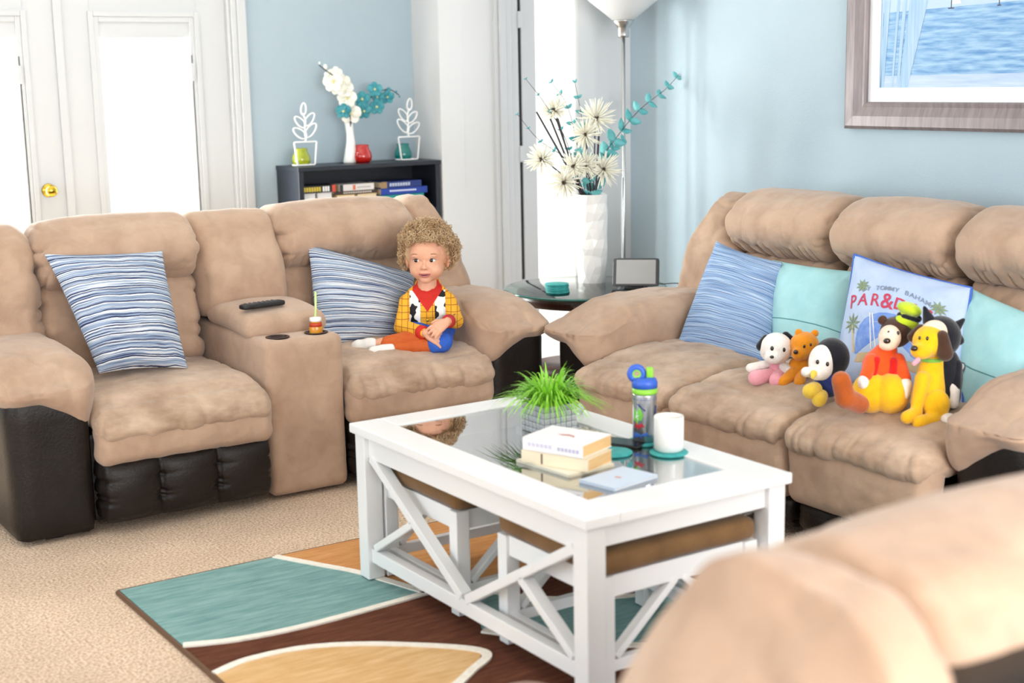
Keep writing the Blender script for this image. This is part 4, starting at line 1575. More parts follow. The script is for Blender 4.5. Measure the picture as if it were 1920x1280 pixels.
# ------------------------------------------------------------------ cushions
def pillow_mat(kind):
    mt = material(kind + '_fabric', (200, 210, 225), 0.9, spec=0.15)
    nt = mt.node_tree
    b = nt.nodes['Principled BSDF']
    uv = nt.nodes.new('ShaderNodeUVMap')
    sep = nt.nodes.new('ShaderNodeSeparateXYZ')
    nz = nt.nodes.new('ShaderNodeTexNoise')
    nz.inputs['Scale'].default_value = 3.2
    nz.inputs['Detail'].default_value = 3
    nt.links.new(uv.outputs[0], nz.inputs['Vector'])
    nt.links.new(uv.outputs[0], sep.inputs[0])
    ma = nt.nodes.new('ShaderNodeMath')
    ma.operation = 'MULTIPLY_ADD'
    ma.inputs[1].default_value = 0.03
    nt.links.new(nz.outputs['Fac'], ma.inputs[0])
    nt.links.new(sep.outputs[1], ma.inputs[2])
    # irregular stripes: one-dimensional noise along the height
    cmb = nt.nodes.new('ShaderNodeCombineXYZ')
    nt.links.new(ma.outputs[0], cmb.inputs[1])
    sx = nt.nodes.new('ShaderNodeMath')
    sx.operation = 'MULTIPLY'
    sx.inputs[1].default_value = 0.02
    nt.links.new(sep.outputs[0], sx.inputs[0])
    nt.links.new(sx.outputs[0], cmb.inputs[0])
    st_ = nt.nodes.new('ShaderNodeTexNoise')
    st_.inputs['Scale'].default_value = 62 if kind == 'striped' else 74
    st_.inputs['Detail'].default_value = 1.5
    st_.inputs['Roughness'].default_value = 0.75
    nt.links.new(cmb.outputs[0], st_.inputs['Vector'])
    rp = nt.nodes.new('ShaderNodeValToRGB')
    cr = rp.color_ramp
    if kind == 'striped':
        cols = [(0.0, (44, 50, 84)), (0.36, (66, 74, 110)), (0.395, (128, 146, 174)), (0.50, (146, 164, 190)), (0.56, (176, 188, 206)), (0.615, (222, 226, 230)), (1.0, (244, 244, 244))]
    else:
        cols = [(0.0, (88, 112, 158)), (0.36, (112, 140, 184)), (0.46, (140, 168, 208)), (0.58, (160, 186, 220)), (0.68, (196, 212, 232)), (1.0, (206, 220, 236))]
    while len(cr.elements) < len(cols):
        cr.elements.new(0.5)
    for e, (p, c_) in zip(cr.elements, cols):
        e.position = p
        e.color = lin(c_)
    nt.links.new(st_.outputs['Fac'], rp.inputs[0])
    prev = rp.outputs[0]
    height = st_.outputs['Fac']
    lines = ((0.031, 0.0042, 0.0, (40, 46, 86), 0.95), (0.031, 0.0042, 0.0085, (232, 234, 236), 0.95), (0.0225, 0.0028, 0.012, (214, 220, 228), 0.8), (0.053, 0.0035, 0.02, (52, 60, 100), 0.9)) if kind == 'striped' else ((0.021, 0.0022, 0.0, (84, 104, 150), 0.7), (0.021, 0.0026, 0.006, (186, 204, 228), 0.6))
    for per, wid, offs, col, fac in lines:
        ad = nt.nodes.new('ShaderNodeMath')
        ad.operation = 'ADD'
        ad.inputs[1].default_value = offs
        nt.links.new(ma.outputs[0], ad.inputs[0])
        pg = nt.nodes.new('ShaderNodeMath')
        pg.operation = 'PINGPONG'
        pg.inputs[1].default_value = per
        nt.links.new(ad.outputs[0], pg.inputs[0])
        # the thread thickens and thins along the row
        wn = nt.nodes.new('ShaderNodeTexNoise')
        wn.inputs['Scale'].default_value = 9
        wn.inputs['Detail'].default_value = 2
        nt.links.new(uv.outputs[0], wn.inputs['Vector'])
        ww = nt.nodes.new('ShaderNodeMath')
        ww.operation = 'MULTIPLY'
        ww.inputs[1].default_value = wid * 2
        nt.links.new(wn.outputs['Fac'], ww.inputs[0])
        lt = nt.nodes.new('ShaderNodeMath')
        lt.operation = 'LESS_THAN'
        nt.links.new(pg.outputs[0], lt.inputs[0])
        nt.links.new(ww.outputs[0], lt.inputs[1])
        mf = nt.nodes.new('ShaderNodeMath')
        mf.operation = 'MULTIPLY'
        mf.inputs[1].default_value = fac
        nt.links.new(lt.outputs[0], mf.inputs[0])
        mx = nt.nodes.new('ShaderNodeMix')
        mx.data_type = 'RGBA'
        mx.inputs[7].default_value = lin(col)
        nt.links.new(mf.outputs[0], mx.inputs[0])
        nt.links.new(prev, mx.inputs[6])
        prev = mx.outputs[2]
    nt.links.new(prev, b.inputs['Base Color'])
    bp = nt.nodes.new('ShaderNodeBump')
    bp.inputs['Strength'].default_value = 0.8
    bp.inputs['Distance'].default_value = 0.01
    nt.links.new(st_.outputs['Fac'], bp.inputs['Height'])
    nt.links.new(bp.outputs[0], b.inputs['Normal'])
    return mt


class Pillow:
    """cushion stretched between four corners TL, TR, BR, BL"""

    def __init__(self, name, label, corners, T, mat, group=None, n=36, wr=0.006, seed=0.0, pinch=0.05, piping=None, cat='pillow'):
        self.c = [np.array(p, float) for p in corners]
        TL, TR, BR, BL = self.c
        self.N = np.cross(TR - TL, TL - BL)
        self.N /= np.linalg.norm(self.N)
        if self.N @ (C0 - TL) < 0:
            self.N = -self.N
        self.T, self.wr, self.seed, self.pinch = T, wr, seed, pinch
        self.o = (TL + TR + BR + BL) / 4
        self.root = thing(name, label, cat, self.o, 0, group)
        u = np.linspace(-1, 1, n + 1)
        u = np.sin(u * PI / 2) * 0.35 + u * 0.65
        UU, VV = np.meshgrid(u, u)
        A = self.at(UU.ravel(), VV.ravel(), 1)
        Bk = self.at(UU.ravel(), VV.ravel(), -1)
        V = np.concatenate([A, Bk]) - self.o
        m_ = n + 1
        F = []
        for i in range(n):
            for j in range(n):
                a = i * m_ + j
                F.append((a, a + 1, a + m_ + 1, a + m_))
                b = a + m_ * m_
                F.append((b, b + m_, b + m_ + 1, b + 1))
        bord = [j for j in range(n)] + [i * m_ + n for i in range(n)] + [n * m_ + j for j in range(n, 0, -1)] + [i * m_ for i in range(n, 0, -1)]
        k = len(bord)
        for q in range(k):
            a, b = bord[q], bord[(q + 1) % k]
            F.append((b, a, a + m_ * m_, b + m_ * m_))
        me = mesh('cushion', V, F)
        uv = me.uv_layers.new(name='UVMap')
        tu = np.concatenate([UU.ravel(), UU.ravel()]) * 0.5 + 0.5
        tv = np.concatenate([VV.ravel(), VV.ravel()]) * 0.5 + 0.5 + seed * 1.37
        li = np.empty(len(me.loops), dtype=int)
        me.loops.foreach_get('vertex_index', li)
        uv.data.foreach_set('uv', np.stack([tu[li], tv[li]], 1).ravel())
        link('cushion', me, mat, self.root)
        if piping is not None:
            pts = [V[i] * 0.5 + V[i + m_ * m_] * 0.5 for i in bord]
            tube('piping', self.root, piping, pts, 0.005, 6, closed=True)

    def at(self, u, v, side=1, lift=0.0):
        u = np.asarray(u, float)
        v = np.asarray(v, float)
        ue = u * (1 - self.pinch * (1 - v * v) * np.abs(u) ** 2)
        ve = v * (1 - self.pinch * (1 - u * u) * np.abs(v) ** 2)
        s, t = (ue + 1) / 2, (ve + 1) / 2
        TL, TR, BR, BL = self.c
        P = (1 - s)[:, None] * ((1 - t)[:, None] * BL + t[:, None] * TL) + s[:, None] * ((1 - t)[:, None] * BR + t[:, None] * TR)
        z = self.T * (np.clip(1 - u ** 2, 0, 1) * np.clip(1 - v ** 2, 0, 1)) ** 0.55
        q = np.stack([u * 2.3 + self.seed, v * 2.3, np.full_like(u, self.seed)], 1)
        edge = np.clip(1 - np.maximum(np.abs(u), np.abs(v)), 0, 1)
        z = z + self.wr * fbm(q, 3) * np.clip(edge * 6, 0, 1)
        # folds radiating from the corners
        for cu_, cv_ in ((-1, -1), (1, -1), (1, 1), (-1, 1)):
            du, dv = u - cu_, v - cv_
            rr = np.hypot(du, dv)
            an = np.arctan2(dv, du)
            z = z - self.wr * 0.8 * np.exp(-rr / 0.45) * np.sin(an * 9 + self.seed * 5) * np.clip(rr * 4, 0, 1)
        return P + self.N * (side * np.maximum(z, 0.002) + lift)[:, None]

    def flat(self, name, u, v, F, mat, lift=0.0015):
        return obj(name, self.at(np.array(u), np.array(v), 1, lift) - self.o, F, mat, self.root, False)


M_striped = pillow_mat('striped')
M_ribbed = pillow_mat('ribbed')
M_aqua = material('aqua_cotton', (156, 206, 212), 0.85, spec=0.2, mottle=(174, 218, 222), mscale=9, bump=0.15, bscale=200)
M_periw = material('pale_blue_cotton', (172, 192, 226), 0.85, spec=0.2, mottle=(192, 208, 234), mscale=7, bump=0.15, bscale=200)
M_pipe = material('royal_blue_piping', (66, 106, 196), 0.8)
Pillow('throw_pillow', 'blue and white striped pillow on the left seat of the loveseat', [AY(83, 476, 5.06), AY(304, 470, 5.06), AY(352, 690, 4.84), AY(186, 700, 4.84)], 0.10, M_striped, 'striped pillows on the loveseat', seed=0.3)
Pillow('throw_pillow', 'blue and white striped pillow behind the child', [AY(576, 454, 5.10), AY(778, 512, 5.08), AY(772, 652, 4.97), AY(592, 652, 4.94)], 0.095, M_striped, 'striped pillows on the loveseat', seed=1.9)
Pillow('throw_pillow', 'ribbed denim blue pillow against the left arm of the sofa', [AX(1343, 452, 3.79), AX(1466, 492, 3.79), AX(1440, 694, 3.53), AX(1264, 656, 3.53)], 0.08, M_ribbed, 'pillows along the sofa', seed=2.7)
pa = Pillow('throw_pillow', 'plain aqua pillow between the denim and the lettered pillow', [AX(1448, 487, 3.82), AX(1600, 509, 3.82), AX(1590, 690, 3.62), AX(1436, 664, 3.62)], 0.07, M_aqua, 'pillows along the sofa', seed=3.4, pinch=0.03)
pd = Pillow('throw_pillow', 'pale blue pillow with red embroidered lettering behind the stuffed toys', [AX(1602, 477, 3.75), AX(1822, 540, 3.75), AX(1806, 768, 3.47), AX(1556, 712, 3.47)], 0.08, M_periw, 'pillows along the sofa', seed=4.1, piping=M_pipe)
pq = Pillow('throw_pillow', 'aqua pillow with a button against the right arm of the sofa', [AX(1812, 536, 3.78), AX(1990, 612, 3.78), AX(1970, 838, 3.48), AX(1768, 786, 3.48)], 0.08, M_aqua, 'pillows along the sofa', seed=5.3, pinch=0.03)


def seam(p, pts, mat, r=0.002):
    c = catmull([(a, b, 0) for a, b in pts], 10)
    W = p.at(c[:, 0], c[:, 1], 1, 0.0005) - p.o
    tube('seam', p.root, mat, W, r, 5)


M_seam = material('aqua_seam', (96, 158, 164), 0.9)
seam(pa, [(-0.98, -0.30), (-0.4, -0.32), (0.3, -0.34), (0.97, -0.36)], M_seam)
seam(pq, [(-0.97, -0.12), (-0.5, -0.3), (0.2, -0.36), (0.97, -0.4)], M_seam)
M_button = material('pearl_button', (210, 206, 206), 0.3)
M_buttonrim = material('grey_button_rim', (90, 92, 98), 0.4)
bp_ = pq.at(np.array([-0.68]), np.array([-0.33]), 1, 0.004)[0]
V, F = lathe_geo([(1e-5, 0), (0.018, 0), (0.019, 0.003), (0.018, 0.006), (0.012, 0.005), (1e-5, 0.005)], 20)
q = Vector(pq.N).to_track_quat('Z', 'Y').to_matrix()
V = [tuple(q @ Vector(v) + Vector(bp_ - pq.o)) for v in V]
bt = obj('button', V, F, M_buttonrim, pq.root)
V, F = lathe_geo([(1e-5, 0.0055), (0.013, 0.0055), (0.013, 0.0075), (1e-5, 0.0085)], 20)
obj('button_face', [tuple(q @ Vector(v) + Vector(bp_ - pq.o)) for v in V], F, M_button, bt)

# embroidery on the lettered pillow
M_redthread = material('red_thread', (196, 62, 92), 0.8)
M_greythread = material('grey_thread', (128, 140, 160), 0.85)
M_greenthread = material('green_thread', (132, 150, 116), 0.85)
M_seathread = material('blue_thread', (92, 134, 216), 0.85, mottle=(140, 170, 230), mscale=30)
M_sandthread = material('sand_thread', (206, 184, 146), 0.85)


def arc_text(s, size, v0, span, rise, mat, name, width=1.0):
    n_ = len(s)
    for i, ch in enumerate(s):
        if ch == ' ':
            continue
        V, F = text_geo(ch, size * (1.25 if ch == '&' else 1.0))
        f = (i / (n_ - 1)) * 2 - 1
        ang = -f * rise * 1.6
        x = V[:, 0] * math.cos(ang) - V[:, 1] * math.sin(ang)
        y = V[:, 0] * math.sin(ang) + V[:, 1] * math.cos(ang)
        pd.flat(name, f * span + x * width, v0 - rise * f * f + y, F, mat)


arc_text('PAR&DISE', 0.30, 0.26, 0.74, 0.10, M_redthread, 'letter', 0.92)
arc_text('BY TOMMY BAHAMA', 0.115, 0.50, 0.58, 0.10, M_greythread, 'letter', 1.0)


def patch(name, poly, mat, lift=0.0012, k=10):
    c = np.array(poly, float)
    ctr = c.mean(0)
    m_ = len(c)
    u, v, F = [], [], []
    for r_ in range(k + 1):
        for p in c:
            w = ctr + (p - ctr) * r_ / k
            u.append(w[0])
            v.append(w[1])
    for r_ in range(k):
        for j in range(m_):
            a, b = r_ * m_ + j, r_ * m_ + (j + 1) % m_
            F.append((a, b, b + m_, a + m_))
    return pd.flat(name, u, v, F, mat, lift)


th_ = np.linspace(0, PI, 14)
patch('lagoon_patch', [(0.0 + 0.56 * math.cos(a), -0.42 + 0.50 * math.sin(a)) for a in th_] + [(-0.56, -0.62), (0.56, -0.62)], M_seathread, 0.0010)
patch('sand_patch', [(-0.5, -0.60), (-0.25, -0.56), (0.2, -0.58), (0.5, -0.55), (0.55, -0.72), (-0.55, -0.74)], M_sandthread, 0.0016, 6)
for (cx, cy, R_) in ((-0.62, 0.46, 0.13), (0.66, 0.40, 0.14), (-0.66, -0.18, 0.17)):
    for a in np.linspace(0.2, 2 * PI + 0.2, 9, endpoint=False):
        dx, dy = math.cos(a), math.sin(a)
        patch('palm_frond', [(cx, cy), (cx + R_ * 0.5 * dx - 0.02 * dy, cy + R_ * 0.5 * dy + 0.02 * dx), (cx + R_ * dx, cy + R_ * dy), (cx + R_ * 0.5 * dx + 0.02 * dy, cy + R_ * 0.5 * dy - 0.02 * dx)], M_greenthread, 0.002, 3)
patch('palm_trunk', [(-0.67, -0.2), (-0.64, -0.2), (-0.56, -0.6), (-0.60, -0.6)], M_sandthread, 0.002, 4)
for (a, b) in (((-0.32, 0.02), (-0.2, -0.5)), ((-0.36, 0.02), (-0.28, -0.52)), ((-0.3, -0.12), (0.3, 0.0)), ((0.1, -0.1), (0.4, -0.35))):
    patch('white_stitching', [(a[0], a[1]), (a[0] + 0.025, a[1]), (b[0] + 0.025, b[1]), (b[0], b[1])], M_mat, 0.0022, 4)

# ------------------------------------------------------------------ things on the coffee table
GZ = TZ - 0.0035


def on(px, py, z=GZ):
    return AZ(px, py, z)


pl = on(1030, 806)
planter = thing('grass_planter', 'bright green grass plant in a square mosaic glass pot on the coffee table', 'plant', (pl[0], pl[1], GZ), math.radians(0))
M_mosaic = material('silver_mosaic', (228, 230, 230), 0.22, metal=0.2, mottle=(170, 174, 178), mscale=70)
M_grout = material('mosaic_grout', (120, 122, 126), 0.6)
hw, ph = 0.056, 0.085
V = []
F = []
for (r_, z) in ((hw, 0.0), (hw, ph - 0.002), (hw - 0.006, ph - 0.002), (hw - 0.006, 0.03)):
    V += [(-r_, -r_, z), (r_, -r_, z), (r_, r_, z), (-r_, r_, z)]
for i in range(3):
    for k in range(4):
        F.append((4 * i + k, 4 * i + (k + 1) % 4, 4 * i + 4 + (k + 1) % 4, 4 * i + 4 + k))
F += [(3, 2, 1, 0), (12, 13, 14, 15)]
obj('pot', V, F, M_grout, planter, False)
# mirror tiles on the four sides
tile_me = None
nt_ = 6
for side in range(4):
    for i in range(nt_):
        for j in range(5):
            cx = -hw + (i + 0.5) * 2 * hw / nt_
            cz = (j + 0.5) * ph / 5
            if tile_me is None:
                bm = bmesh.new()
                bmesh.ops.create_cube(bm, size=1)
                for v_ in bm.verts:
                    v_.co = Vector((v_.co.x * 0.0165, v_.co.y * 0.003, v_.co.z * 0.0148))
                tile_me = bpy.data.meshes.new('tile')
                bm.to_mesh(tile_me)
                bm.free()
                tile_me.materials.append(M_mosaic)
            o = bpy.data.objects.new('tile', tile_me)
            COL.objects.link(o)
            o.parent = planter
            a = side * PI / 2
            x, y = cx, -hw - 0.0008
            o.location = (x * math.cos(a) - y * math.sin(a), x * math.sin(a) + y * math.cos(a), cz)
            o.rotation_euler = (random.uniform(-.06, .06), random.uniform(-.03, .03), a + random.uniform(-.06, .06))
box('soil', planter, material('potting_soil', (52, 48, 36), 0.95), (-hw + 0.006, -hw + 0.006, 0.03), (hw - 0.006, hw - 0.006, ph - 0.015), 0)
M_grass = material('bright_green_grass', (122, 196, 40), 0.5, mottle=(160, 222, 70), mscale=25)
M_grass.node_tree.nodes['Principled BSDF'].inputs['Subsurface Weight'].default_value = 0.0
V, F = [], []
for i in range(430):
    a = random.uniform(0, 2 * PI)
    r0 = 0.046 * math.sqrt(random.random())
    lean = random.random() ** 0.7
    out = 0.03 + 0.115 * lean
    hgt = 0.125 * (1.05 - 0.5 * lean) * random.uniform(0.75, 1.1)
    b0 = np.array([r0 * math.cos(a), r0 * math.sin(a), ph - 0.02])
    d = np.array([math.cos(a + random.uniform(-.5, .5)), math.sin(a + random.uniform(-.5, .5)), 0])
    s_ = np.array([-d[1], d[0], 0])
    w = random.uniform(0.0022, 0.0036)
    o_ = len(V)
    kk = 6
    for q_ in range(kk + 1):
        t = q_ / kk
        p = b0 + d * out * t ** 1.6 + np.array([0, 0, 1]) * hgt * (t * 1.7 - 0.7 * t * t - 1.1 * lean * t ** 3)
        ww = w * (1 - t ** 2.5) + 0.0002
        V += [p - s_ * ww, p + s_ * ww + d * 0.0004]
    for q_ in range(kk):
        F.append((o_ + 2 * q_, o_ + 2 * q_ + 1, o_ + 2 * q_ + 3, o_ + 2 * q_ + 2))
g = obj('grass_blades', V, F, M_grass, planter)
g['kind'] = 'stuff'


def corner_book(label, pa_, pb_, pc_, z, Tk, color, spine, pages=None, marks=(), hard=True, group='books on the coffee table'):
    """book whose near edge runs from pixel pa to pb and whose right edge runs from pb to pc, both at height z"""
    a, b, c_ = (AZ(*p, z)[:2] for p in (pa_, pb_, pc_))
    ex = b - a
    L = np.linalg.norm(ex)
    ex /= L
    ey = np.array([-ex[1], ex[0]])
    D = abs((c_ - b) @ ey)
    ctr = a + ex * L / 2 + ey * D / 2
    return book(label, (ctr[0], ctr[1], z), (L, D, Tk), math.atan2(ex[1], ex[0]), color, spine, pages, marks, group, hard)


M_pages_o = material('aged_book_pages', (222, 176, 116), 0.9, mottle=(238, 200, 146), mscale=60, stretch=(0.3, 0.3, 14))
z0 = GZ
bk = corner_book('thin cream covered booklet under the two thick paperbacks', (968, 866), (1066, 896), (1158, 876), z0, 0.008, (236, 232, 214), '-y', hard=False)
bk = corner_book('thick cream paperback, lower of the two stacked on the coffee table', (978, 866), (1102, 886), (1152, 866), z0 + 0.0085, 0.034, (240, 226, 196), '-y', M_pages_o, [(0.30, 0.325, 0.1, 0.9, (110, 80, 60))], False)
bk = corner_book('thick white paperback with a red drawing, on top of the coffee table stack', (980, 842), (1092, 860), (1154, 838), z0 + 0.043, 0.034, (244, 240, 240), '-y', M_pages_o, dashes(0.08, 0.5, 6, 0.35, 0.65, (206, 202, 220)) + dashes(0.58, 0.95, 6, 0.3, 0.6, (190, 186, 208)), False)
M_redprint = cover_mat((196, 130, 130))
V = [(-0.03, 0.0, 0.0342), (0.0, 0.012, 0.0342), (0.022, 0.004, 0.0342), (0.03, -0.012, 0.0342), (0.01, -0.004, 0.0342), (-0.01, -0.008, 0.0342)]
obj('cover_print', V, [tuple(range(6))], M_redprint, bk, False)
bk = corner_book('thin pale blue and white book lying alone at the near end of the table glass', (1086, 905), (1152, 922), (1222, 893), z0, 0.009, (206, 220, 238), '-y', M_pages_w, hard=False)
obj('cover_print', [(-0.01, 0.0, 0.0093), (0.008, 0.004, 0.0093), (0.01, -0.006, 0.0093), (-0.006, -0.01, 0.0093)], [(0, 1, 2, 3)], cover_mat((210, 140, 120)), bk, False)

# phone beside the stack
p = on(1162, 832)
ph_ = thing('smartphone', 'black smartphone lying behind the books on the coffee table', 'phone', (p[0], p[1], GZ), 0.5)
puff('phone_body', ph_, M_black, (0, 0, 0.0045), (0.036, 0.072, 0.004), r=(0.01, 0.01, 0.003), n=(8, 12, 3))
box('phone_screen', ph_, material('dark_glass', (10, 12, 16), 0.08), (-0.033, -0.066, 0.0083), (0.033, 0.066, 0.0088), 0.0)
# coasters
for (lab, px, py) in (('round teal coaster under the steel drink bottle', 1210, 830), ('round teal coaster under the white mug', 1254, 850), ('round teal coaster half hidden behind the books', 1150, 850)):
    p = on(px, py)
    o = lathe('coaster', None, M_coaster, [(0.0, 0.0), (0.05, 0.0), (0.052, 0.002), (0.052, 0.005), (0.05, 0.0065), (0, 0.0065)], 36, (p[0], p[1], GZ))
    tag(o, lab, 'coaster', 'coasters on the coffee table')
CZ = GZ + 0.0067
# mug
p = on(1254, 848)
mug = thing('mug', 'plain white mug on a teal coaster', 'mug', (p[0], p[1], CZ), math.radians(25))
lathe('mug_body', mug, M_ceramic, [(0.0, 0.0), (0.034, 0.0), (0.039, 0.004), (0.0405, 0.02), (0.0405, 0.092), (0.0395, 0.095), (0.0375, 0.094), (0.037, 0.02), (0.03, 0.007), (0.0, 0.006)], 40)
tube('handle', mug, M_ceramic, catmull([(0.038, 0.0, 0.076), (0.058, 0, 0.076), (0.068, 0, 0.055), (0.062, 0, 0.032), (0.038, 0, 0.022)], 6), 0.006, 10)
# drink bottle
p = on(1209, 829)
bo = thing('drink_bottle', 'steel kids drink bottle with a blue and green lid, on a teal coaster', 'bottle', (p[0], p[1], CZ), math.radians(-34))
M_steel = material('printed_steel', (176, 178, 184), 0.28, metal=0.85)
lathe('bottle_body', bo, M_steel, [(0, 0), (0.03, 0), (0.0335, 0.004), (0.0335, 0.128), (0.033, 0.134), (0, 0.134)], 40)
M_lime = material('lime_green_plastic', (140, 206, 60), 0.4)
M_bblue = material('bright_blue_plastic', (52, 98, 200), 0.38)
lathe('lid_band', bo, M_lime, [(0.0, 0.134), (0.0345, 0.134), (0.035, 0.138), (0.035, 0.15), (0.0, 0.15)], 40)
lathe('lid', bo, M_bblue, [(0.0, 0.15), (0.0355, 0.15), (0.0355, 0.165), (0.032, 0.174), (0.024, 0.178), (0.0, 0.179)], 40)
puff('spout', bo, M_lime, (0.014, 0, 0.19), (0.010, 0.009, 0.016), r=0.005, n=(6, 6, 6))
loop = [(-0.022 + 0.019 * math.cos(a), 0, 0.188 + 0.019 * math.sin(a)) for a in np.linspace(0, 2 * PI, 22, endpoint=False)]
tube('carry_loop', bo, M_bblue, loop, 0.006, 8, flat=1.4, closed=True)
loop = [(-0.022 + 0.0125 * math.cos(a), 0, 0.188 + 0.0125 * math.sin(a)) for a in np.linspace(0, 2 * PI, 22, endpoint=False)]
tube('loop_lining', bo, M_lime, loop, 0.004, 8, flat=1.5, closed=True)


def wrap(name, poly, col, R_=0.0338):
    """printed shape wrapped on the bottle: poly in (angle degrees from the front, height)"""
    c = np.array(poly, float)
    ctr = c.mean(0)
    V = []
    F = []
    k = 4
    for r_ in range(k + 1):
        for q_ in c:
            w = ctr + (q_ - ctr) * r_ / k
            a = math.radians(w[0] - 90)
            V.append((R_ * math.cos(a), R_ * math.sin(a), w[1]))
    m_ = len(c)
    for r_ in range(k):
        for j in range(m_):
            F.append((r_ * m_ + j, r_ * m_ + (j + 1) % m_, (r_ + 1) * m_ + (j + 1) % m_, (r_ + 1) * m_ + j))
    return obj(name, V, F, cover_mat(col), bo)


wrap('bottle_print', [(-80, 0.118), (-30, 0.118), (20, 0.118), (80, 0.118), (80, 0.122), (20, 0.122), (-30, 0.122), (-80, 0.122)], (70, 96, 170))
wrap('bottle_print', [(-70, 0.06), (-45, 0.05), (-20, 0.062), (-12, 0.08), (-30, 0.1), (-60, 0.096)], (120, 200, 70))
wrap('bottle_print', [(-58, 0.066), (-40, 0.062), (-32, 0.078), (-46, 0.088)], (232, 236, 240))
wrap('bottle_print', [(-50, 0.11), (-30, 0.108), (0, 0.092), (-4, 0.088), (-32, 0.1)], (40, 56, 120))
wrap('bottle_print', [(-60, 0.04), (-30, 0.036), (-5, 0.045), (-18, 0.056), (-50, 0.056)], (196, 40, 60))
wrap('bottle_print', [(-70, 0.008), (-20, 0.01), (20, 0.018), (5, 0.03), (-40, 0.028), (-66, 0.03)], (60, 110, 200))
wrap('bottle_print', [(40, 0.07), (62, 0.074), (66, 0.1), (48, 0.104)], (50, 70, 110))
# little glass ornament behind the grass
p = AZ(1082, 776, TZ)
orn = thing('glass_ornament', 'small clear glass ornament behind the grass plant', 'ornament', (p[0], p[1], TZ))
M_crystal = bpy.data.materials.new('crystal')
M_crystal.use_nodes = True
cb_ = M_crystal.node_tree.nodes['Principled BSDF']
cb_.inputs['Base Color'].default_value = (0.9, 0.95, 1, 1)
cb_.inputs['Transmission Weight'].default_value = 0.6
cb_.inputs['Roughness'].default_value = 0.1
lathe('ornament_body', orn, M_crystal, [(0, 0), (0.016, 0), (0.02, 0.006), (0.022, 0.016), (0.018, 0.028), (0.01, 0.035), (0, 0.037)], 10, smooth=False)
lathe('ornament_cap', orn, M_brass, [(0, 0.034), (0.008, 0.034), (0.009, 0.038), (0, 0.042)], 12)

# ------------------------------------------------------------------ things on the loveseat console and arm
a, b = AZ(452, 581, 0.672), AZ(531, 570, 0.672)
rc = thing('remote_control', 'black remote control on the loveseat console lid', 'remote', ((a[0] + b[0]) / 2, (a[1] + b[1]) / 2, 0.669), math.atan2(b[1] - a[1], b[0] - a[0]))
L = np.linalg.norm(b - a)
puff('remote_body', rc, M_black, (0, 0, 0.012), (L / 2, 0.022, 0.010), r=(0.012, 0.012, 0.007), n=(14, 6, 4))
M_btn = material('grey_buttons', (90, 90, 94), 0.5)
for i in range(7):
    for j in (-1, 0, 1):
        box('button', rc, M_btn, (-L / 2 + 0.02 + i * 0.019, j * 0.011 - 0.0035, 0.021), (-L / 2 + 0.031 + i * 0.019, j * 0.011 + 0.0035, 0.0238), 0.001)
# juice bottle with a straw in the right cup holder
jb = thing('juice_bottle', 'small orange juice bottle with a straw in the console cup holder', 'bottle', (2.14 - 0.0025 + 0.076, 5.05 - 0.395, 0.518))
M_juice = material('orange_juice', (206, 130, 30), 0.2, mottle=(224, 160, 60), mscale=30)
lathe('bottle', jb, M_juice, [(0, 0), (0.022, 0), (0.025, 0.004), (0.025, 0.05), (0.021, 0.058), (0.024, 0.068), (0.025, 0.085), (0.019, 0.1), (0.018, 0.112), (0, 0.112)], 28)
lathe('label_band', jb, cover_mat((190, 60, 30)), [(0.0235, 0.092), (0.0225, 0.104), (0.0195, 0.106), (0.0195, 0.094), (0.0235, 0.092)], 24)
lathe('cap', jb, M_ceramic, [(0, 0.11), (0.021, 0.11), (0.022, 0.114), (0.021, 0.124), (0.006, 0.127), (0, 0.127)], 24)
tube('straw', jb, material('pale_green_straw', (206, 228, 150), 0.4), [(0.0, 0, 0.124), (0.003, 0, 0.16), (0.005, 0, 0.218)], 0.0045, 8)
# phone on the left arm
p = AZ(6, 624, 0.625)
sp = thing('smartphone', 'silver edged phone lying on the left arm of the loveseat', 'phone', (p[0], p[1], 0.622), 0.2)
puff('phone_body', sp, material('silver_plastic', (200, 200, 206), 0.3, metal=0.4), (0, 0, 0.0055), (0.075, 0.036, 0.0045), r=(0.01, 0.01, 0.003), n=(12, 8, 3))
box('phone_screen', sp, M_black, (-0.07, -0.033, 0.0095), (0.07, 0.033, 0.0103), 0.0)

# ------------------------------------------------------------------ child on the loveseat
M_skin = material('skin', (222, 162, 130), 0.55, spec=0.35, mottle=(230, 174, 146), mscale=14)
M_skin.node_tree.nodes['Principled BSDF'].inputs['Subsurface Weight'].default_value = 0.0
M_lips = material('lips', (190, 104, 104), 0.45)
M_eyewhite = material('eye_white', (238, 236, 234), 0.2)
M_iris = material('dark_iris', (40, 26, 22), 0.1, coat=0.5)
M_brow = material('eyebrow_hair', (168, 122, 86), 0.8)
M_hair = material('curly_golden_brown_hair', (176, 134, 90), 0.6, mottle=(230, 200, 160), mscale=22)
M_red = material('red_knit', (206, 40, 28), 0.8)
M_cuff = material('dark_red_cuff', (176, 40, 44), 0.8)
M_denim = material('bright_blue_cotton', (34, 82, 190), 0.8, mottle=(52, 106, 206), mscale=20)
M_boot = material('rust_orange_cotton', (190, 82, 24), 0.8, mottle=(206, 98, 36), mscale=20)
M_sock = material('white_sock', (238, 236, 232), 0.9, bump=0.3, bscale=300)


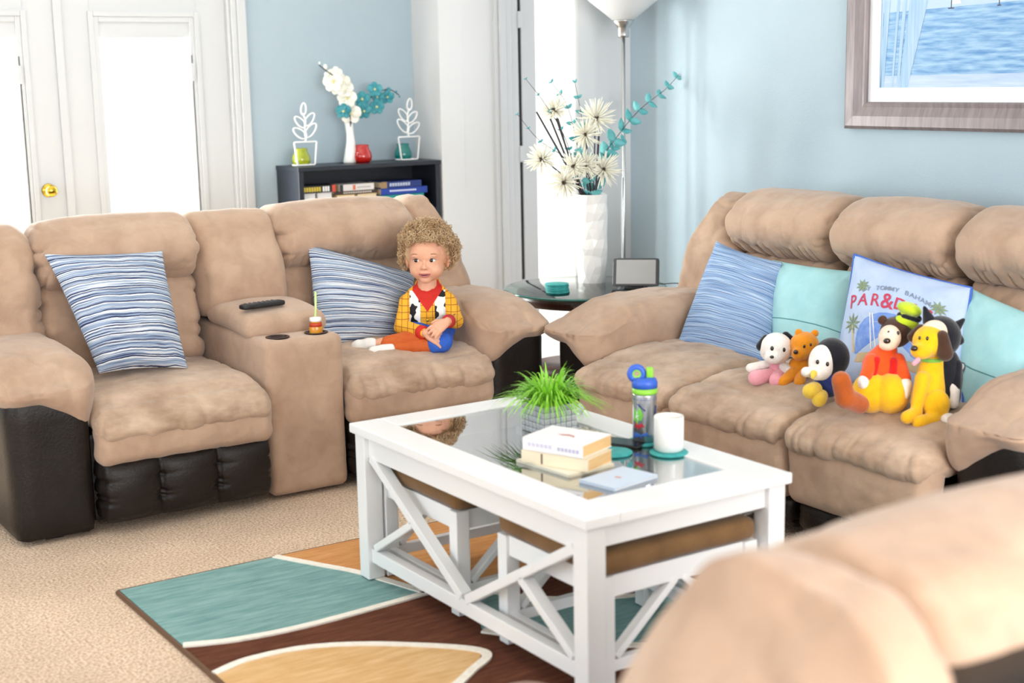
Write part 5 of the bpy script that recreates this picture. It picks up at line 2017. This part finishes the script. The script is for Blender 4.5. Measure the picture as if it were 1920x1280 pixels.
def plaid():
    mt = material('yellow_plaid_cotton', (240, 178, 44), 0.8)
    nt = mt.node_tree
    b = nt.nodes['Principled BSDF']
    tc = nt.nodes.new('ShaderNodeTexCoord')
    sep = nt.nodes.new('ShaderNodeSeparateXYZ')
    nt.links.new(tc.outputs['Object'], sep.inputs[0])
    outs = []
    for ax, per in ((0, 0.024), (2, 0.024)):
        md = nt.nodes.new('ShaderNodeMath')
        md.operation = 'PINGPONG'
        md.inputs[1].default_value = per / 2
        nt.links.new(sep.outputs[ax], md.inputs[0])
        lt = nt.nodes.new('ShaderNodeMath')
        lt.operation = 'LESS_THAN'
        lt.inputs[1].default_value = 0.0011
        nt.links.new(md.outputs[0], lt.inputs[0])
        outs.append(lt)
    mxm = nt.nodes.new('ShaderNodeMath')
    mxm.operation = 'MAXIMUM'
    nt.links.new(outs[0].outputs[0], mxm.inputs[0])
    nt.links.new(outs[1].outputs[0], mxm.inputs[1])
    mix = nt.nodes.new('ShaderNodeMix')
    mix.data_type = 'RGBA'
    mix.inputs[6].default_value = lin((240, 176, 44))
    mix.inputs[7].default_value = lin((150, 78, 28))
    nt.links.new(mxm.outputs[0], mix.inputs[0])
    nt.links.new(mix.outputs[2], b.inputs['Base Color'])
    return mt


def cowprint():
    mt = material('black_and_white_patches', (240, 238, 234), 0.8)
    nt = mt.node_tree
    b = nt.nodes['Principled BSDF']
    tc = nt.nodes.new('ShaderNodeTexCoord')
    nz = nt.nodes.new('ShaderNodeTexNoise')
    nz.inputs['Scale'].default_value = 26
    nz.inputs['Detail'].default_value = 1
    nt.links.new(tc.outputs['Object'], nz.inputs['Vector'])
    rp = nt.nodes.new('ShaderNodeValToRGB')
    rp.color_ramp.interpolation = 'CONSTANT'
    rp.color_ramp.elements[0].color = lin((240, 238, 234))
    rp.color_ramp.elements[1].position = 0.53
    rp.color_ramp.elements[1].color = lin((26, 24, 26))
    nt.links.new(nz.outputs['Fac'], rp.inputs[0])
    nt.links.new(rp.outputs[0], b.inputs['Base Color'])
    return mt


M_plaid = plaid()
M_cow = cowprint()
child = thing('person', 'toddler with curly golden hair in a yellow plaid top, sitting on the loveseat', 'person', (2.768, 4.805, 0.448), math.radians(-32))
HC = np.array([0.008, -0.008, 0.344])
HY = math.radians(-7)


def hp(x, y, z):
    x, y, z = 1.1 * x, 1.1 * y, 1.1 * z + 0.006
    return HC + np.array([x * math.cos(HY) - y * math.sin(HY), x * math.sin(HY) + y * math.cos(HY), z])


def hand(w, f, back, thumb, curl=0.5, s=1.0):
    """palm and five fingers: w wrist, f pointing direction, back = direction of the back of the hand, thumb = sideways direction of the thumb"""
    w, f, back, thumb = (np.array(v, float) for v in (w, f, back, thumb))
    f /= np.linalg.norm(f)
    back = back - f * (back @ f)
    back /= np.linalg.norm(back)
    side = np.cross(f, back)
    if side @ thumb < 0:
        side = -side
    pr = [('c', w, w + f * 0.014 * s, 0.0155 * s, 0.014 * s)]
    kn = w + f * 0.046 * s
    for k, off in enumerate((0.0185, 0.0065, -0.006, -0.0175)):
        pr.append(('c', w + f * 0.012 * s + side * off * 0.55 * s, kn + side * off * s, 0.0105 * s, 0.0085 * s))
        L = (0.030, 0.034, 0.032, 0.025)[k] * s
        d1 = f + side * off * 11 - back * curl * 0.55
        d1 /= np.linalg.norm(d1)
        d2 = f + side * off * 7 - back * curl * 1.6
        d2 /= np.linalg.norm(d2)
        base = kn + side * off * 1.05 * s
        m_ = base + d1 * L * 0.55
        pr.append(('c', base, m_, 0.0064 * s, 0.0058 * s))
        pr.append(('c', m_, m_ + d2 * L * 0.55, 0.0058 * s, 0.0048 * s))
    tb_ = w + f * 0.016 * s + side * 0.012 * s
    t1 = tb_ + (f * 0.6 + side * 0.9 - back * 0.25) / 1.12 * 0.024 * s
    t2 = t1 + (f * 0.9 + side * 0.35 - back * 0.3) / 1.02 * 0.018 * s
    pr += [('c', tb_, t1, 0.009 * s, 0.007 * s), ('c', t1, t2, 0.0068 * s, 0.0056 * s)]
    return pr


SL, EL, WL = np.array([-0.074, 0.012, 0.178]), np.array([-0.098, -0.058, 0.088]), np.array([-0.004, -0.182, 0.084])
SR, ER, WR = np.array([0.082, 0.012, 0.178]), np.array([0.114, -0.052, 0.108]), np.array([0.084, -0.196, 0.130])
body_prims = [
    ('e', hp(0, 0.012, 0.020), (0.0781, 0.0913, 0.0836)), ('e', hp(0, -0.022, 0.022), (0.0660, 0.0616, 0.0550)), ('e', hp(0, -0.02, -0.028), (0.0682, 0.0616, 0.0594)),
    ('e', hp(-0.028, -0.038, -0.036), (0.0330, 0.0341, 0.0308)), ('e', hp(0.028, -0.038, -0.036), (0.0330, 0.0341, 0.0308)),
    ('e', hp(0, -0.050, -0.068), (0.0242, 0.0220, 0.0176)), ('e', hp(0, -0.060, -0.047), (0.0242, 0.0209, 0.0187)),
    ('e', hp(0, -0.0795, -0.0235), (0.0105, 0.0110, 0.0088)), ('c', hp(0, -0.078, -0.022), hp(0, -0.068, 0.004), 0.0065, 0.005),
    ('e', hp(-0.0085, -0.075, -0.026), (0.0072, 0.0077, 0.0066)), ('e', hp(0.0085, -0.075, -0.026), (0.0072, 0.0077, 0.0066)),
    ('e', hp(-0.028, -0.0635, 0.016), (0.0198, 0.0099, 0.0066)), ('e', hp(0.028, -0.0635, 0.016), (0.0198, 0.0099, 0.0066)),
    ('e', hp(0.072, 0.008, -0.012), (0.0088, 0.0176, 0.0264), (0, 0.15, 0.3)), ('e', hp(-0.072, 0.008, -0.012), (0.0088, 0.0176, 0.0264), (0, -0.15, -0.3)),
    ('c', (0.004, 0.02, 0.285), (0.004, 0.018, 0.19), 0.036, 0.042),
    ('e', (0.004, 0.018, 0.13), (0.074, 0.05, 0.07)), ('e', (0.0, 0.02, 0.06), (0.08, 0.06, 0.055)),
    ('c', (0.004, 0.018, 0.19), SL, 0.034, 0.026), ('c', (0.004, 0.018, 0.19), SR, 0.034, 0.026),
    ('c', SL, EL, 0.025, 0.021), ('c', EL, WL, 0.021, 0.0155), ('c', SR, ER, 0.025, 0.021), ('c', ER, WR, 0.021, 0.0155),
    ('c', (-0.045, 0.0, 0.05), (0.0, -0.12, 0.048), 0.042, 0.034), ('c', (0.0, -0.12, 0.048), (-0.17, -0.135, 0.038), 0.032, 0.022),
    ('c', (-0.17, -0.135, 0.040), (-0.215, -0.13, 0.032), 0.022, 0.019), ('c', (-0.21, -0.13, 0.03), (-0.265, -0.122, 0.026), 0.018, 0.016),
    ('c', (0.05, 0.0, 0.05), (0.055, -0.155, 0.045), 0.042, 0.034), ('c', (0.055, -0.155, 0.042), (-0.10, -0.168, 0.026), 0.024, 0.018), ('c', (-0.10, -0.17, 0.026), (-0.18, -0.185, 0.021), 0.019, 0.016)]
body_prims += hand(WL + (WL - EL) * 0.04, (0.88, -0.12, -0.40), (0.30, -0.85, 0.5), (0.2, -0.3, 0.8), 0.5, 1.05)
body_prims += hand(WR, (-0.74, -0.26, -0.46), (-0.25, -0.8, 0.55), (-0.3, 0.2, 0.8), 0.25, 1.05)
blob('body', body_prims, 0.0026, M_skin, child, smooth=3)
for sx in (-1, 1):
    V, F = sphere_geo(hp(sx * 0.0275, -0.0615, 0.0), (0.0130, 0.0105, 0.0075), (0, 0, HY))
    e = obj('eye', V, F, M_eyewhite, child)
    V, F = sphere_geo(hp(sx * 0.0275 - 0.0022, -0.0691, 0.0003), (0.0075, 0.0035, 0.0073), (0, 0, HY), 2)
    obj('iris', V, F, M_iris, e)
    pts = [hp(sx * 0.0275 + a * 0.0135, -0.0712 + 0.004 * abs(a), 0.0068 - 0.0035 * a * a) for a in (-1, -0.5, 0, 0.5, 1)]
    tube('eyelid', child, M_iris, catmull(pts, 3), 0.0011, 5)
    pts = [hp(sx * 0.029 + a * 0.017, -0.0735 + 0.006 * abs(a), 0.0235 - 0.004 * a * a + 0.002 * a * sx) for a in (-1, -0.5, 0, 0.5, 1)]
    tube('eyebrow', child, M_brow, catmull(pts, 3), [0.001] * 2 + [0.0018] * 9 + [0.001] * 2, 5)
for (dz, r_) in ((0.0040, 0.0028), (-0.0046, 0.0036)):
    pts = [hp(a * 0.0205, -0.0795 + 0.010 * a * a + (0.001 if dz < 0 else 0), -0.0505 + dz * (1 - a * a * 0.8) + 0.0025 * a * a) for a in (-1, -0.6, -0.2, 0.2, 0.6, 1)]
    tube('lip', child, M_lips, catmull(pts, 3), [0.0012] * 2 + [r_] * 12 + [0.0012] * 2, 7)
tube('mouth_line', child, M_iris, catmull([hp(a * 0.0175, -0.0805 + 0.010 * a * a, -0.0507 + 0.002 * a * a) for a in (-1, -0.5, 0, 0.5, 1)], 3), 0.0016, 5)
for sx in (-1, 1):
    V, F = sphere_geo(hp(sx * 0.0055, -0.0835, -0.0285), (0.0031, 0.0022, 0.0018), None, 1)
    obj('nostril', V, F, M_lips, child)

# top with red collar, plaid sleeves and patched fronts
shirt_prims = [('e', (0.004, 0.018, 0.13), (0.090, 0.066, 0.092)), ('e', (0.0, 0.016, 0.065), (0.098, 0.078, 0.06)), ('c', (0.004, 0.018, 0.192), SL, 0.042, 0.033), ('c', (0.004, 0.018, 0.192), SR, 0.042, 0.033),
               ('c', SL, EL, 0.034, 0.031), ('c', EL, EL + (WL - EL) * 0.88, 0.031, 0.025), ('c', SR, ER, 0.034, 0.031), ('c', ER, ER + (WR - ER) * 0.86, 0.031, 0.025),
               ('c', (0.006, 0.044, 0.230), (0.004, 0.028, 0.19), 0.052, 0.062), ('c', (-0.034, 0.026, 0.214), SL, 0.030, 0.030), ('c', (0.044, 0.026, 0.214), SR, 0.030, 0.030)]


def shirt_mat(c):
    x, y, z = c[:, 0] - 0.004, c[:, 1], c[:, 2]
    idx = np.zeros(len(c), int)
    front = y < 0.02
    torso = (np.abs(x) < 0.088) & (y > -0.075)
    cow = front & torso & (np.abs(x) > 0.028) & (np.abs(x) < 0.070) & (z < 0.222) & (z > 0.045)
    idx[cow] = 1
    vee = front & (np.abs(x) < 0.052 * (z - 0.145) / 0.07 + 0.001) & (z > 0.142) & (np.abs(x) < 0.058)
    idx[vee | ((z > 0.215) & (np.abs(x) < 0.052) & (y < 0.03))] = 2
    return idx


def fold(co):
    return co + 0.0025 * np.stack([vnoise(co * 45 + 3 * k) for k in range(3)], 1)


blob('shirt', shirt_prims, 0.0023, [M_plaid, M_cow, M_red], child, shirt_mat, 3, fn=fold)
for (a, b) in ((EL, WL), (ER, WR)):
    d = (b - a) / np.linalg.norm(b - a)
    tube('cuff', child, M_cuff if a is ER else M_red, [b - d * 0.034, b - d * 0.028, b - d * 0.008, b - d * 0.002], [0.024, 0.0268, 0.0262, 0.022], 18)
V, F = sphere_geo((0.004, -0.0585, 0.112), (0.006, 0.003, 0.006), None, 2)
obj('shirt_button', V, F, M_brass, child)
trouser_prims = [('e', (-0.008, 0.012, 0.055), (0.118, 0.09, 0.056)), ('c', (-0.05, 0.0, 0.055), (-0.005, -0.105, 0.050), 0.055, 0.041), ('c', (0.05, 0.0, 0.055), (0.058, -0.155, 0.042), 0.055, 0.041), ('c', (0.058, -0.16, 0.044), (0.035, -0.166, 0.040), 0.043, 0.038)]
blob('trousers', trouser_prims, 0.004, M_denim, child, None, 3, fn=fold)
leg_prims = [('c', (-0.012, -0.135, 0.046), (-0.085, -0.146, 0.044), 0.041, 0.041), ('c', (-0.085, -0.146, 0.044), (-0.150, -0.142, 0.038), 0.041, 0.031)]
blob('trouser_leg', leg_prims, 0.004, M_boot, child, None, 2, fn=fold)
leg_prims = [('c', (0.05, -0.156, 0.038), (-0.112, -0.169, 0.026), 0.034, 0.025)]
blob('trouser_leg', leg_prims, 0.004, M_boot, child, None, 2, fn=fold)
blob('sock', [('c', (-0.212, -0.133, 0.036), (-0.228, -0.13, 0.034), 0.026, 0.027), ('c', (-0.228, -0.13, 0.032), (-0.272, -0.122, 0.028), 0.027, 0.022), ('e', (-0.262, -0.124, 0.029), (0.028, 0.024, 0.026))], 0.003, M_sock, child, None, 2)
blob('sock', [('c', (-0.135, -0.178, 0.024), (-0.168, -0.186, 0.023), 0.021, 0.022), ('c', (-0.16, -0.184, 0.022), (-0.205, -0.19, 0.021), 0.022, 0.018)], 0.003, M_sock, child, None, 2)

# hair: a soft cap with curls standing off it
cap = [('e', hp(0, 0.026, 0.036), (0.090, 0.088, 0.086)), ('e', hp(0.0, 0.045, -0.005), (0.084, 0.072, 0.076)), ('e', hp(-0.064, 0.016, 0.01), (0.023, 0.034, 0.05)), ('e', hp(0.064, 0.024, 0.01), (0.023, 0.030, 0.046))]


def cap_fn(co):
    return co + 0.007 * np.stack([vnoise(co * 60 + 7 * k) for k in range(3)], 1)


hair = blob('hair', cap, 0.005, M_hair, child, None, 2, fn=cap_fn)
Vs, Fs = [], []
cnt = 0
hc = np.array([0.0, 0.02, 0.032])
while cnt < 3600:
    d = rng.normal(size=3)
    d /= np.linalg.norm(d)
    # keep the face free
    el_front = -d[1]
    if el_front > 0.30 and d[2] < 0.24 + 0.14 * (abs(d[0]) < 0.5):
        continue
    if d[2] < -0.72 or (d[2] < -0.45 and d[1] < 0.05):
        continue
    R_ = 0.079 + 0.029 * rng.random() ** 0.8 + 0.016 * float(vnoise(np.array([d * 4.2]))[0])
    rad = np.array([R_ * 0.99, R_ * 0.98, R_ * (1.0 - 0.05 * max(d[2], 0))])
    p = hc + d * rad
    if p[1] < -0.055 and p[2] < 0.046:
        continue
    ax = d + rng.normal(size=3) * 0.7
    ax /= np.linalg.norm(ax)
    x = np.cross(ax, rng.normal(size=3))
    x /= np.linalg.norm(x)
    y = np.cross(ax, x)
    rr = 0.004 + 0.005 * rng.random()
    tn = 1.2 + rng.random()
    n_ = 11
    pts = []
    for i in range(n_):
        t = i / (n_ - 1)
        a = tn * 2 * PI * t
        q_ = p + ax * (0.020 * (t - 0.5)) + rr * (math.cos(a) * x + math.sin(a) * y)
        pts.append(hp(*q_))
    v, f = tube_geo(pts, 0.00115, 3)
    o_ = len(Vs)
    Vs.extend(v)
    Fs.extend([tuple(i + o_ for i in q_) for q_ in f])
    cnt += 1
cl = obj('curls', Vs, Fs, M_hair, hair)
cl['kind'] = 'stuff'


# ------------------------------------------------------------------ stuffed toys on the sofa
def plush_mat(name, c, c2=None):
    return material(name, c, 0.95, spec=0.1, mottle=c2 or tuple(min(255, int(v * 1.08) + 4) for v in c), mscale=30, bump=0.5, bscale=260, sheen=0.4)


PM = dict(white=plush_mat('white_plush', (236, 228, 222)), black=plush_mat('black_plush', (24, 24, 30), (34, 34, 42)), pink=plush_mat('pink_plush', (232, 160, 172)), orange=plush_mat('orange_plush', (228, 142, 30)),
          yellow=plush_mat('yellow_plush', (240, 180, 24)), lemon=plush_mat('lemon_plush', (238, 200, 70)), rust=plush_mat('rust_plush', (172, 82, 28)), coral=plush_mat('coral_plush', (232, 84, 30)), red=plush_mat('red_plush', (206, 30, 26)),
          lime=plush_mat('lime_plush', (184, 206, 40)), navy=plush_mat('navy_plush', (40, 52, 110), (54, 70, 140)), cream=plush_mat('cream_plush', (238, 208, 186)), green=plush_mat('green_plush', (120, 184, 70)), brown=plush_mat('brown_plush', (70, 46, 34)), sky=plush_mat('blue_plush', (86, 136, 190)))
TYAW = math.radians(-33.4)


def toy(name, label, px, py, z, groups, cat='stuffed toy', back=0.0):
    """soft toy; groups = [(part, colour, [prims])] with prims in frame pixels, depth in metres towards the sofa back"""
    b = AZ(px, py, z)
    dep = (b - C0) @ CF
    s = CAM_F / dep
    off = back * np.array([math.sin(math.radians(33.4)), math.cos(math.radians(33.4)), 0])
    t = thing(name, label, cat, (b[0] + off[0], b[1] + off[1], z), TYAW, 'stuffed toys on the sofa')

    def cv(p):
        return (((p[0] - px) / s), p[2] if len(p) > 2 else 0.0, (py - p[1]) / s)
    for g in groups:
        part, col, prims = g[:3]
        pr = []
        for q_ in prims:
            if q_[0] == 'e':
                r = q_[2] if np.ndim(q_[2]) else (q_[2],) * 3
                pr.append(('e', cv(q_[1]), tuple(v / s for v in r)) + ((q_[3],) if len(q_) > 3 else ()))
            else:
                pr.append(('c', cv(q_[1]), cv(q_[2]), q_[3] / s, q_[4] / s))
        if col in ('eye', 'nose'):
            V, F = join_geo([sphere_geo(p_[1], p_[2], None, 2) for p_ in pr])
            obj(part, V, F, M_iris, t)
        else:
            blob(part, pr, g[3] if len(g) > 3 else 0.004, PM[col], t, None, 3)
    return t


ZT = 0.464
toy('plush_dog', 'small white plush toy with dark ears and pink legs, leftmost of the stuffed toys', 1440, 712, ZT, [
    ('body', 'pink', [('e', (1455, 688, 0.0), (20, 18, 22))]),
    ('leg', 'pink', [('c', (1445, 700, -0.02), (1412, 701, -0.055), 13, 15)]), ('leg', 'pink', [('c', (1460, 700, -0.02), (1448, 705, -0.07), 13, 14)]),
    ('arm', 'white', [('c', (1438, 680, -0.01), (1404, 685, -0.03), 8, 9)]), ('arm', 'white', [('c', (1466, 684, -0.03), (1482, 698, -0.05), 10, 11)]),
    ('head', 'white', [('e', (1452, 650, -0.02), (31, 28, 30)), ('e', (1444, 662, -0.06), (18, 12, 13))]),
    ('ear', 'black', [('c', (1434, 632, -0.01), (1425, 646, -0.015), 8, 10)]), ('ear', 'black', [('c', (1472, 628, 0.0), (1484, 640, 0.0), 8, 9)]),
    ('eye', 'eye', [('e', (1440, 645, -0.066), (3.4, 3, 4.6))]), ('eye', 'eye', [('e', (1462, 648, -0.066), (3.2, 3, 4.4))]), ('nose', 'nose', [('e', (1438, 659, -0.085), (4, 3, 3))])])
toy('plush_bear', 'small orange plush bear between the white toy and the penguin', 1492, 716, ZT, [
    ('body', 'orange', [('e', (1500, 690, 0.01), (22, 20, 24))]),
    ('leg', 'orange', [('c', (1490, 696, -0.01), (1464, 710, -0.045), 13, 11)]), ('leg', 'orange', [('c', (1500, 700, -0.02), (1492, 709, -0.06), 11, 11)]),
    ('head', 'orange', [('e', (1507, 647, 0.0), (28, 28, 27)), ('e', (1494, 658, -0.04), (16, 13, 13))]),
    ('ear', 'orange', [('e', (1496, 622, 0.0), (8, 5, 8))]), ('ear', 'orange', [('e', (1526, 624, 0.0), (8, 5, 8))]),
    ('nose', 'nose', [('e', (1484, 652, -0.062), (5, 4, 4.4))]), ('eye', 'eye', [('e', (1501, 643, -0.05), (2.4, 2, 3.4))]), ('eye', 'eye', [('e', (1513, 640, -0.05), (2.2, 2, 3.2))])])
toy('plush_penguin', 'black and white plush penguin with a navy vest and yellow feet', 1540, 744, ZT, [
    ('body', 'navy', [('e', (1552, 712, 0.0), (27, 24, 32))]),
    ('wing', 'white', [('c', (1532, 694, -0.02), (1503, 688, -0.05), 10, 10)]), ('wing', 'black', [('c', (1572, 696, 0.0), (1588, 716, -0.01), 9, 7)]),
    ('foot', 'lemon', [('c', (1520, 722, -0.045), (1509, 722, -0.07), 15, 15)]), ('foot', 'lemon', [('c', (1532, 734, -0.05), (1524, 737, -0.08), 13, 14)]),
    ('head', 'black', [('e', (1556, 668, 0.0), (34, 32, 38))]), ('face', 'white', [('e', (1534, 674, -0.026), (24, 24, 34)), ('e', (1524, 692, -0.045), (16, 14, 13))]),
    ('beak', 'lemon', [('c', (1516, 690, -0.062), (1510, 694, -0.09), 7, 3)], 0.002),
    ('eye', 'eye', [('e', (1522, 668, -0.064), (3.2, 3, 4.6))]), ('eye', 'eye', [('e', (1540, 672, -0.067), (3.2, 3, 4.6))])], back=-0.01)
toy('plush_teddy', 'plush teddy in a coral sweater, lime cap, yellow trousers and rust boots', 1640, 772, ZT, [
    ('trousers', 'yellow', [('e', (1634, 736, -0.01), (36, 34, 40)), ('e', (1668, 736, -0.03), (34, 36, 40))]),
    ('boot', 'rust', [('c', (1606, 752, -0.05), (1574, 734, -0.09), 19, 20), ('c', (1574, 734, -0.09), (1564, 700, -0.10), 19, 18)]),
    ('sweater', 'coral', [('e', (1658, 690, 0.02), (38, 32, 36)), ('c', (1658, 672, 0.02), (1666, 660, 0.02), 24, 20)]),
    ('sleeve', 'coral', [('c', (1636, 676, 0.0), (1620, 702, -0.03), 14, 12)]), ('sleeve', 'coral', [('c', (1684, 676, 0.0), (1690, 706, -0.04), 14, 13)]),
    ('vest', 'red', [('c', (1642, 674, -0.012), (1634, 702, -0.022), 9, 8)]), ('vest', 'red', [('c', (1672, 676, -0.02), (1670, 704, -0.03), 9, 9)]),
    ('paw', 'white', [('e', (1614, 712, -0.04), (11, 12, 14))]), ('paw', 'white', [('c', (1690, 716, -0.055), (1686, 734, -0.06), 13, 12)]),
    ('head', 'brown', [('e', (1684, 626, 0.03), (30, 30, 30))]), ('muzzle', 'cream', [('e', (1666, 632, -0.008), (21, 22, 24)), ('e', (1660, 644, -0.025), (17, 14, 11))]),
    ('ear', 'brown', [('e', (1658, 603, 0.03), (10, 6, 10))]), ('ear', 'brown', [('e', (1714, 622, 0.04), (8, 8, 11))]),
    ('cap', 'lime', [('e', (1706, 582, 0.02), (24, 24, 13), (0, 0.35, 0)), ('c', (1692, 604, 0.015), (1712, 610, 0.015), 14, 12)]), ('cap_band', 'black', [('c', (1692, 593, 0.0), (1720, 602, 0.0), 5, 5), ('c', (1690, 594, 0.02), (1724, 602, 0.03), 8, 8)]),
    ('nose', 'nose', [('e', (1655, 634, -0.046), (7, 5, 5.5))]), ('eye', 'eye', [('e', (1660, 620, -0.032), (3, 2.4, 4))]), ('eye', 'eye', [('e', (1677, 621, -0.034), (3, 2.4, 4))])], back=0.02)
toy('plush_cat', 'large black plush cat with a cream face, behind the yellow puppy', 1770, 778, ZT, [
    ('body', 'black', [('e', (1768, 712, 0.0), (40, 34, 66)), ('e', (1764, 742, 0.0), (42, 38, 40))]),
    ('head', 'black', [('e', (1764, 632, 0.0), (38, 36, 40))]), ('face', 'cream', [('e', (1746, 626, -0.032), (28, 22, 30))]),
    ('ear', 'black', [('c', (1786, 620, 0.0), (1806, 600, 0.0), 14, 4), ('c', (1786, 624, 0.0), (1800, 640, 0.0), 13, 9)]), ('ear', 'black', [('c', (1742, 602, 0.0), (1732, 576, 0.0), 13, 4)]),
    ('paw', 'white', [('c', (1784, 722, -0.04), (1782, 752, -0.05), 12, 11)]), ('arm', 'black', [('c', (1790, 684, -0.02), (1786, 722, -0.04), 13, 12)]),
    ('foot', 'white', [('e', (1766, 776, -0.09), (16, 22, 11))]),
    ('eye', 'eye', [('e', (1736, 622, -0.074), (3, 2.4, 5))]), ('eye', 'eye', [('e', (1752, 622, -0.078), (3, 2.4, 5))])], back=0.03)
toy('plush_puppy', 'yellow plush puppy sitting upright with a green collar, nearest the right arm', 1725, 786, ZT - 0.012, [
    ('body', 'yellow', [('c', (1740, 740, 0.0), (1744, 676, 0.0), 33, 21), ('e', (1742, 752, 0.0), (36, 34, 34))]),
    ('haunch', 'yellow', [('e', (1746, 752, -0.045), (26, 16, 30)), ('c', (1740, 776, -0.06), (1708, 779, -0.08), 12, 13)]),
    ('front_leg', 'yellow', [('c', (1722, 704, -0.03), (1708, 762, -0.05), 15, 11), ('c', (1708, 764, -0.055), (1688, 770, -0.075), 12, 13)]),
    ('head', 'yellow', [('e', (1736, 636, -0.012), (32, 30, 31)), ('e', (1716, 650, -0.042), (21, 18, 16))]),
    ('ear', 'brown', [('c', (1752, 622, -0.05), (1757, 654, -0.056), 11, 15)]), ('ear', 'brown', [('c', (1722, 614, 0.01), (1708, 630, 0.015), 9, 10)]),
    ('collar', 'green', [('e', (1742, 671, -0.002), (24, 24, 6))]),
    ('nose', 'nose', [('e', (1698, 642, -0.066), (7, 6, 5.5))]), ('eye', 'eye', [('e', (1724, 626, -0.052), (3, 2.4, 4.4))]), ('eye', 'eye', [('e', (1712, 626, -0.04), (2.4, 2.2, 4))]),
    ('tongue', 'pink', [('c', (1706, 664, -0.064), (1698, 670, -0.07), 5, 4.5)], 0.0025)])
